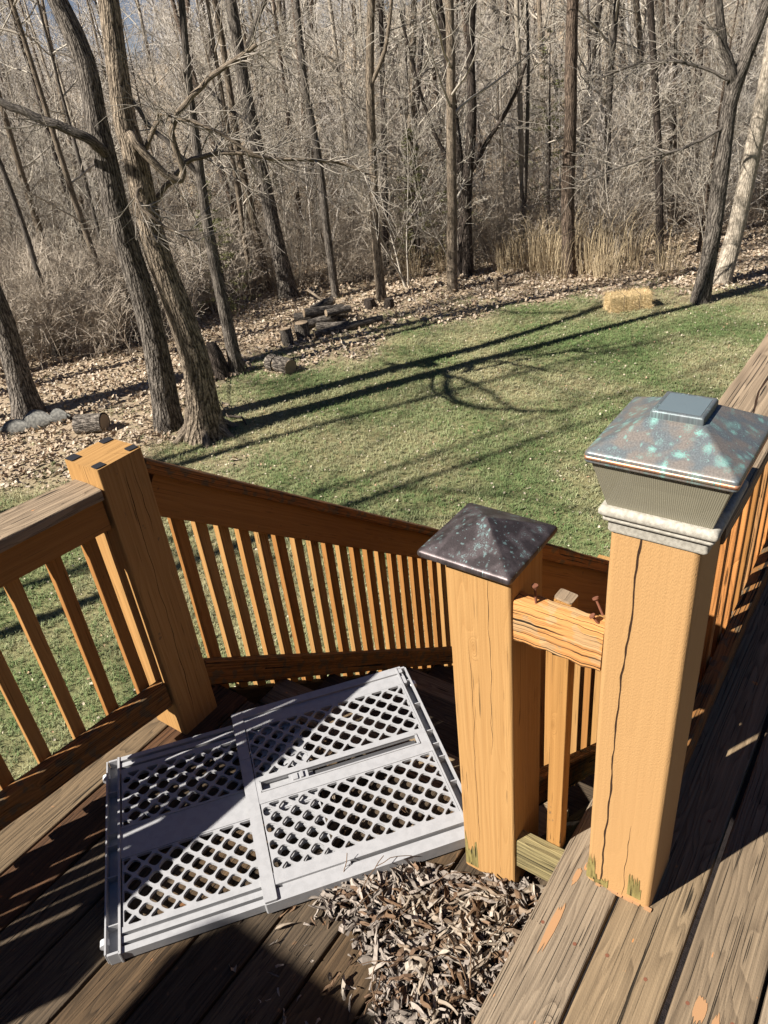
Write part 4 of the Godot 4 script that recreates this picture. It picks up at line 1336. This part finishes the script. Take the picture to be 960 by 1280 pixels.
func build_yard_things():
	rng.seed = 610
	# straw bale
	var at := Vector3(-5.2, -3.71, -15.45)
	var t := thing("straw_bale", "rectangular yellow straw bale at the lawn's far edge", "straw bale", at)
	t.rotation.y = deg_to_rad(39.0)
	var mb := MB.new()
	mb.beam(Vector3(-.42, .17, 0), Vector3(.42, .17, 0), Vector3.UP, .4, .34, {"rings": 24, "wob": .03, "freq": 9.0, "r": .03})
	obj("bale_core", mb, M.straw, t)
	mb = MB.new()
	for k in 2600:
		var f := rng.randi() % 3
		var p := Vector3(rr(-.44, .44), rr(.01, .35), .205) if f == 0 else (Vector3(rr(-.44, .44), .345, rr(-.21, .21)) if f == 1 else Vector3(.43 * (1 if rng.randf() < .5 else -1), rr(.01, .35), rr(-.2, .2)))
		if f == 0 and rng.randf() < .4: p.z = -p.z
		var nn := Vector3(0, 0, signf(p.z)) if f == 0 else (Vector3.UP if f == 1 else Vector3(signf(p.x), 0, 0))
		var d := (Vector3(rr(-1, 1), rr(-1, 1), rr(-1, 1)) + nn * .4).normalized() * rr(.03, .1)
		var s := d.cross(nn).normalized() * .003
		mb.tri(p - s, p + s, p + d, nn)
	var so := obj("straw", mb, M.bale_straw, t)
	so.set_meta("kind", "stuff")
	for q in [-.16, .16]:
		mb = MB.new()
		mb.tube([Vector3(q, 0, .222), Vector3(q, .36, .222), Vector3(q, .362, -.222), Vector3(q, 0, -.222)], [.004, .004, .004, .004], 5)
		obj("twine", mb, M.tape, t)
	# log heap
	var g := "logs of the heap by the wood"
	var logs := [
		[-11.15, .1, -12.05, -10.75, .12, -12.75, .1, "mid sized log end on in the log heap's front row, leftmost"],
		[-10.8, .09, -12.15, -10.15, .1, -12.45, .09, "log lying in the log heap's front row, rightmost"],
		[-11.3, .15, -12.6, -10.7, .15, -13.05, .12, "log in the log heap's back row"],
		[-11.25, .3, -12.3, -10.75, .22, -13.05, .1, "top log resting across the log heap"],
		[-11.6, .14, -12.35, -11.05, .15, -12.75, .1, "thin log at the log heap's left end"],
		[-10.75, .3, -12.45, -10.5, .27, -12.95, .08, "thin log on top of the log heap, right side"],
		[-11.6, .13, -12.95, -11.2, .3, -13.3, .1, "short log on top of the log heap, far side"]]
	for q in logs:
		var y := ground(q[0], q[2])
		var o = log_piece(self, "log", Vector3(q[0], y + q[1], q[2]), Vector3(q[3], y + q[4], q[5]), q[6], M.cut_grey)
		tag(o, q[7], "log", g)
	tag(log_piece(self, "log", Vector3(-10.55, -3.62, -11.75), Vector3(-9.75, -3.62, -13.1), .075, M.cut_grey), "long thin pole of wood in front of the log heap", "log", g)
	tag(log_piece(self, "log", Vector3(-10.86, -3.72, -11.25), Vector3(-10.88, -3.36, -11.25), .12, M.cut_grey), "short round of wood standing upright left of the log heap", "log", g)
	tag(log_piece(self, "log", Vector3(-10.78, -3.72, -11.65), Vector3(-10.78, -3.35, -11.65), .15, M.cut_grey), "thicker upright round touching the log heap", "log", g)
	# three rounds in a row
	for i in 3:
		var a := Vector3(-10.2, -3.52, -10.0).lerp(Vector3(-9.6, -3.52, -9.92), i / 3.0)
		var b := Vector3(-10.2, -3.52, -10.0).lerp(Vector3(-9.6, -3.52, -9.92), (i + .9) / 3.0)
		tag(log_piece(self, "log_round", a, b, .155, M.cut_pale), ["leftmost round of the sawn log lying on the grass", "middle round of the sawn log lying on the grass", "right round of the sawn log, its cut face showing"][i], "log", "rounds of the sawn log")
	tag(log_piece(self, "log", Vector3(-11.3, -3.45, -6.4), Vector3(-10.86, -3.42, -6.62), .16, M.cut_grey), "stubby pale split log lying left of the oak pair", "log")
	# stones
	for q in [[-12.45, -5.95, .3, .16, .2, "flattest grey stone at the left end of the stone row"], [-12.3, -6.25, .32, .2, .24, "long grey middle stone in the row by the left oak"], [-12.1, -6.55, .2, .16, .2, "small grey stone nearest the pale log"]]:
		mb = MB.new()
		var pts := PackedVector3Array()
		var rad := PackedFloat32Array()
		for i in 9:
			var f := i / 8.0
			pts.append(Vector3((f - .5) * q[2] * 2.0, q[3] * .4, 0)); rad.append(maxf(.004, q[3] * sin(PI * clampf(f, .03, .97)) * 1.05))
		mb.tube(pts, rad, 14, 1, 1, true, .3, noise(int(q[2] * 1000), .5, 3))
		var o := obj("stone", mb, M.stone)
		o.position = on_ground(q[0], q[1]); o.rotation.y = rr(.5, 1.0)
		tag(o, q[5], "stone", "grey stones by the left oak")
	# broken stump
	t = thing("tree_stump", "tall dark broken stump beside the slim dark tree", "stump", on_ground(-10.84, -9.3))
	mb = MB.new()
	mb.tube([Vector3(.02, -.1, 0), Vector3(0, .2, 0), Vector3(-.03, .45, .02), Vector3(-.1, .62, .03), Vector3(-.18, .68, .04)], [.2, .15, .14, .12, .02], 14, 1, .8, true, .3, noise(4, .8, 3))
	obj("trunk", mb, M.bark_dark, t)
	mb = MB.new()
	mb.tube([Vector3(-.1, -.05, .12), Vector3(-.13, .3, .13), Vector3(-.12, .5, .1)], [.07, .05, .01], 8, 1, .8)
	obj("splinter", mb, M.bark_pale, t)
	var sticks := [[[-11.45, .0, -9.2], [-11.47, .3, -9.2], [-11.5, .42, -9.2], .03, "short dark stake standing left of the broken stump", "stake"],
		[[-10.9, .45, -8.9], [-10.2, .3, -8.4], [-9.1, .05, -7.75], .012, "thin pale pole slanting from the stump to the oak roots", "stick"],
		[[-9.2, .05, -7.8], [-8.9, .06, -7.85], [-8.65, .02, -7.7], .02, "dark fallen stick by the flared oak roots", "stick"],
		[[-8.35, .0, -15.7], [-8.36, .2, -15.7], [-8.35, .33, -15.7], .045, "small weathered stake at the lawn's far edge", "stake"],
		[[-10.1, .03, -5.6], [-9.7, .05, -5.7], [-9.3, .02, -6.1], .015, "crooked fallen twig on the leaves behind the corner post", "stick"],
		[[-12.6, .1, -14.0], [-12.2, .35, -13.6], [-11.6, .2, -13.4], .04, "pale fallen branch lying behind the log heap", "stick"]]
	for q in sticks:
		mb = MB.new()
		var pts := PackedVector3Array()
		for k in 3: pts.append(Vector3(q[k][0], ground(q[k][0], q[k][2]) + q[k][1], q[k][2]))
		mb.tube(pts, [q[3], q[3] * .9, q[3] * .6], 7, 1, .8, true)
		tag(obj("stick" if q[5] == "stick" else "stake", mb, M.bark_pale if q[3] < .015 or q[3] > .035 else M.bark_dark), q[4], q[5])
	for q in [[-10.64, -13.85, .13, "dark cut stump end right of the log heap"], [-10.2, -14.0, .11, "low dark stump farther right of the log heap"]]:
		mb = MB.new()
		mb.tube([Vector3(0, -.1, 0), Vector3(.02, .12, 0), Vector3(.02, .2, 0)], [q[2] * 1.3, q[2], q[2] * .8], 10, 1, .8, true, .3, noise(6, .8, 2))
		var o := obj("tree_stump", mb, M.bark_dark)
		o.position = on_ground(q[0], q[1])
		tag(o, q[3], "stump")

func build_house():
	var t := thing("house", "pale sided house wall and eave behind the viewer", "house", Vector3(2.0, -3.5, 6.0))
	var mb := MB.new()
	mb.box(Vector3(-4.56, 0, -3.2), Vector3(7.0, 6.3, 4.0), .02)
	obj("wall", mb, M.siding, t)
	mb = MB.new()
	mb.beam(Vector3(-4.58, 6.12, -3.72), Vector3(7.2, 6.12, -3.72), Vector3.UP, .08, .16, {"r": .01})
	obj("gutter", mb, M.siding, t)
	mb = MB.new()
	mb.quad(Vector3(-4.58, 6.1, -3.7), Vector3(7.2, 6.1, -3.7), Vector3(7.2, 8.0, .4), Vector3(-4.58, 8.0, .4), Vector3(0, 1, -.5))
	mb.quad(Vector3(-4.58, 6.1, 4.5), Vector3(7.2, 6.1, 4.5), Vector3(7.2, 8.0, .4), Vector3(-4.58, 8.0, .4), Vector3(0, 1, .5))
	mb.quad(Vector3(-4.58, 6.05, -3.7), Vector3(7.2, 6.05, -3.7), Vector3(7.2, 6.05, 4.5), Vector3(-4.58, 6.05, 4.5), Vector3(0, -1, 0))
	obj("roof", mb, M.roof, t)

func materials():
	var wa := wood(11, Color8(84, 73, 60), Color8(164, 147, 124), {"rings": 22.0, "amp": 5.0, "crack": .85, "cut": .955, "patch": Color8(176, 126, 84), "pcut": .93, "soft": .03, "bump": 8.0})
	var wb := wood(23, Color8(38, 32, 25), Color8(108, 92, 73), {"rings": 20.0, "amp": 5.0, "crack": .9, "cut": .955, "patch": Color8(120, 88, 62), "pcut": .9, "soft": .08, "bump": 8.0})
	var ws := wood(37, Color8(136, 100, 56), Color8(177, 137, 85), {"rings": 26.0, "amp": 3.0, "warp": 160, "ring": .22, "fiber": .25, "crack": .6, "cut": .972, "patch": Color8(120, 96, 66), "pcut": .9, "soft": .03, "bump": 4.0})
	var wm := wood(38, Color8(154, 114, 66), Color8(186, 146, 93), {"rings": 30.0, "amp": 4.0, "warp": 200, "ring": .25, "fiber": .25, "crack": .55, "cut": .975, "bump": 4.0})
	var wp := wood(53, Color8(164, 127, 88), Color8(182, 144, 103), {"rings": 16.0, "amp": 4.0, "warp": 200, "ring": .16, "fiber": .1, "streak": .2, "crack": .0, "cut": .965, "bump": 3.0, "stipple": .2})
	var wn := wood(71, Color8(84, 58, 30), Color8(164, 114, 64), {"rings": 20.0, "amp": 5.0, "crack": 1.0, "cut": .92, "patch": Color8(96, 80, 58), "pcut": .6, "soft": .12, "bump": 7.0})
	M.deck_a = std(wa); M.deck_b = std(wa, Color(.9, .88, .85)); M.deck_c = std(wa, Color(.97, .94, .88))
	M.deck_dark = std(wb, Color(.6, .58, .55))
	M.land_a = std(wb); M.land_b = std(wb, Color(.86, .86, .86)); M.land_c = std(wb, Color(1, .95, .88)); M.land_edge = std(wb, Color(1.28, 1.27, 1.22)); M.land_red = std(wb, Color(1.0, .85, .74))
	M.plank = std(wa, Color(1.04, 1.02, 1.0))
	M.stain = std(ws, Color(.93, .86, .78)); M.stain_post = std(ws); M.stain_bal = std(ws, Color(1, .97, .93)); M.stain_mid = std(wm, Color(.96, .96, .97))
	M.stain_low = std(wn); M.stain_worn = std(wn, Color(1.1, 1.05, 1)); M.stain_old = std(wa, Color(1.2, 1.0, .76)); M.stain_old2 = std(wa, Color(1.3, 1.0, .68))
	M.stub = std(wood(91, Color8(160, 108, 60), Color8(206, 154, 96), {"rings": 20.0, "crack": 1.0, "cut": .94, "patch": Color8(168, 134, 94), "pcut": .62, "soft": .04, "bump": 7.0, "amp": 3.0}))
	M.stub_bal = std(ws, Color(.98, .95, .9))
	M.bare_wood = std(wa, Color(.98, 1.0, .74)); M.green_wood = std(wa, Color(.95, .97, .82))
	var pp := std(wp, Color(1, 1, 1), .62)
	pp.detail_enabled = true
	pp.detail_blend_mode = BaseMaterial3D.BLEND_MODE_MIX
	pp.detail_enabled = false
	pp.albedo_color = Color(.965, .965, .915)
	M.paint = pp
	M.paint_chip = flat(Color8(158, 121, 86), .9)
	M.crack = flat(Color8(48, 32, 20), 1.0)  # dark brown that paints dirt and cavity shade into the cracks
	M.tape = flat(Color8(42, 42, 44), .5)
	M.rust = flat(Color8(112, 72, 54), .75)
	var pl := blotch(131, 512, .02, [Color8(150, 150, 151), Color8(156, 156, 157), Color8(138, 136, 134)], [[.3, .6], [.82, .98]], .15)
	M.plastic = std(pl, Color(1, 1, 1), .48)
	M.plastic.uv1_triplanar = true; M.plastic.uv1_scale = Vector3.ONE * 3.0
	M.gate_dark = flat(Color8(70, 70, 72), .6)
	M.bumper = flat(Color8(196, 196, 198), .6)
	M.copper_dark = std(copper(141, Color8(66, 60, 60), Color8(90, 82, 82), Color8(136, 172, 168), 420, false), Color(1, 1, 1), .42)
	M.copper_dark.metallic = .55
	M.copper_roof = std(copper(151, Color8(124, 117, 110), Color8(104, 110, 112), Color8(132, 172, 162), 330, true), Color(1, 1, 1), .4)
	M.copper_roof.metallic = .35
	M.copper_edge = std(copper(161, Color8(190, 132, 96), Color8(160, 126, 104), Color8(126, 168, 158), 300, true), Color(1, 1, 1), .4)
	M.copper_edge.metallic = .55
	M.copper_top = std(copper(171, Color8(104, 108, 110), Color8(96, 104, 106), Color8(140, 168, 164), 200, false), Color(1, 1, 1), .5)
	M.copper_top.metallic = .4
	M.cap_collar = flat(Color8(60, 56, 54), .6)  # even dark grey-brown for the collar of the pyramid cap
	M.cell = flat(Color8(96, 108, 112), .25, .5)
	var lb := blotch(181, 256, .05, [Color8(146, 141, 130), Color8(170, 165, 153)], [[.3, .7]], .8)
	M.lamp_base = std(lb, Color(1, 1, 1), .7)
	M.lamp_base.uv1_triplanar = true; M.lamp_base.uv1_scale = Vector3.ONE * 8.0
	var le := flat(Color(.50, .48, .41, .85), .3, .5)
	le.transparency = BaseMaterial3D.TRANSPARENCY_ALPHA
	M.lens = le
	M.reflector = flat(Color8(176, 172, 150), .5)
	M.leaf_a = flat(Color8(146, 133, 117), .85); M.leaf_b = flat(Color8(164, 153, 138), .85); M.leaf_c = flat(Color8(124, 108, 91), .85); M.leaf_d = flat(Color8(104, 82, 62), .85)
	for k in ["leaf_a", "leaf_b", "leaf_c", "leaf_d"]:
		M[k].backlight_enabled = true; M[k].backlight = Color(.12, .1, .07)
	M.leaf_mm = flat(Color(1, 1, 1), .85); M.leaf_mm.vertex_color_use_as_albedo = true
	M.grass = flat(Color(1, 1, 1), .7); M.grass.vertex_color_use_as_albedo = true
	M.grass.backlight_enabled = true; M.grass.backlight = Color(.12, .14, .05)
	M.mm_bark = flat(Color(1, 1, 1), .95, .2); M.mm_bark.vertex_color_use_as_albedo = true
	var gt := blotch(191, 1024, .03, [Color8(190, 186, 178), Color8(255, 252, 246), Color8(214, 206, 194)], [[.3, .55], [.6, .85]], 3.0, 5)
	M.ground = std(gt, Color(1, 1, 1), 1.0)
	M.ground.vertex_color_use_as_albedo = true
	M.ground.uv1_scale = Vector3(.45, .45, .45)
	var b1 := bark(201, Color8(52, 48, 44), Color8(160, 154, 145))
	M.bark = std(b1, Color(.92, .9, .88), .95, 1.3)
	M.bark_pale = std(b1, Color(1.12, 1.06, .98), .95, 1.3)
	M.bark_dark = std(b1, Color(.66, .62, .6), .95)
	M.bark_brown = std(b1, Color(.9, .82, .76), .95)
	var b2 := bark(221, Color8(128, 118, 104), Color8(198, 186, 168))
	M.bark_white = std(b2, Color(1, 1, 1), .9, .6)
	M.twig = flat(Color8(176, 168, 154), .9, .25)
	M.twig_dim = flat(Color8(150, 142, 130), .9, .25)
	M.twig_tan = flat(Color8(176, 166, 151), .9, .25)
	M.cedar = flat(Color8(104, 106, 66), .85)
	M.straw = std(blotch(231, 512, .06, [Color8(164, 140, 96), Color8(204, 180, 134), Color8(220, 198, 156)], [[.3, .55], [.6, .9]], 4.0))
	M.straw_grass = flat(Color8(204, 174, 122), .85)
	M.straw_grass.backlight_enabled = true; M.straw_grass.backlight = Color(.15, .12, .07)
	M.dry_grass = flat(Color8(186, 168, 136), .85)
	M.bale_straw = flat(Color8(210, 186, 142), .85)
	M.bale_straw.backlight_enabled = true; M.bale_straw.backlight = Color(.15, .12, .07)
	M.cut_grey = flat(Color8(150, 132, 110), .9); M.cut_pale = flat(Color8(150, 130, 104), .9)
	M.stone = std(blotch(241, 512, .03, [Color8(92, 91, 87), Color8(128, 126, 119)], [[.3, .7]], 3.0), Color(1, 1, 1), .95)
	M.siding = flat(Color8(196, 190, 178), .8)
	M.roof = flat(Color8(70, 66, 64), .95)

func _ready():
	# camera, sky, sun, exposure
	var cam := Camera3D.new()
	cam.name = "camera"
	cam.transform = Transform3D(Basis(Vector3(.81807, -.09759, -.56678), Vector3(-.23344, .84432, -.48232), Vector3(.52561, .52688, .66793)).orthonormalized(), Vector3(0, 1.6, 0))
	cam.fov = 67.32
	cam.near = .05
	cam.far = 900.0
	add_child(cam)
	var we := WorldEnvironment.new()
	we.name = "world_environment"
	var env := Environment.new()
	env.background_mode = Environment.BG_SKY
	var sky := Sky.new()
	var sm := ProceduralSkyMaterial.new()
	sm.sky_top_color = Color(.3, .43, .66)
	sm.sky_horizon_color = Color(.86, .92, .99)
	sm.sky_curve = .07
	sm.ground_bottom_color = Color(.2, .17, .12)
	sm.ground_horizon_color = Color(.45, .42, .38)
	sm.sun_angle_max = 1.0
	sky.sky_material = sm
	env.sky = sky
	env.background_energy_multiplier = .22
	env.tonemap_mode = Environment.TONE_MAPPER_LINEAR
	env.tonemap_exposure = 2.25
	env.sdfgi_enabled = true
	env.ssao_enabled = true
	env.ssil_enabled = true
	we.environment = env
	add_child(we)
	var sun := DirectionalLight3D.new()
	sun.name = "sun"
	var az := deg_to_rad(28.5)
	var el := deg_to_rad(42.0)
	sun.look_at_from_position(Vector3.ZERO, Vector3(sin(az) * cos(el), -sin(el), -cos(az) * cos(el)))
	sun.light_energy = 1.6
	sun.light_color = Color(1.0, .975, .94)
	sun.light_angular_distance = .5
	sun.shadow_enabled = true
	add_child(sun)
	rng.seed = 7
	materials()
	build_house()
	build_ground()
	rng.seed = 15
	build_deck()
	rng.seed = 16
	build_rails()
	build_heroes()
	build_woods()
	build_turf()
	build_litter()
	build_yard_things()
	build_caps()
	rng.seed = 18
	build_gate()
	build_leaves()
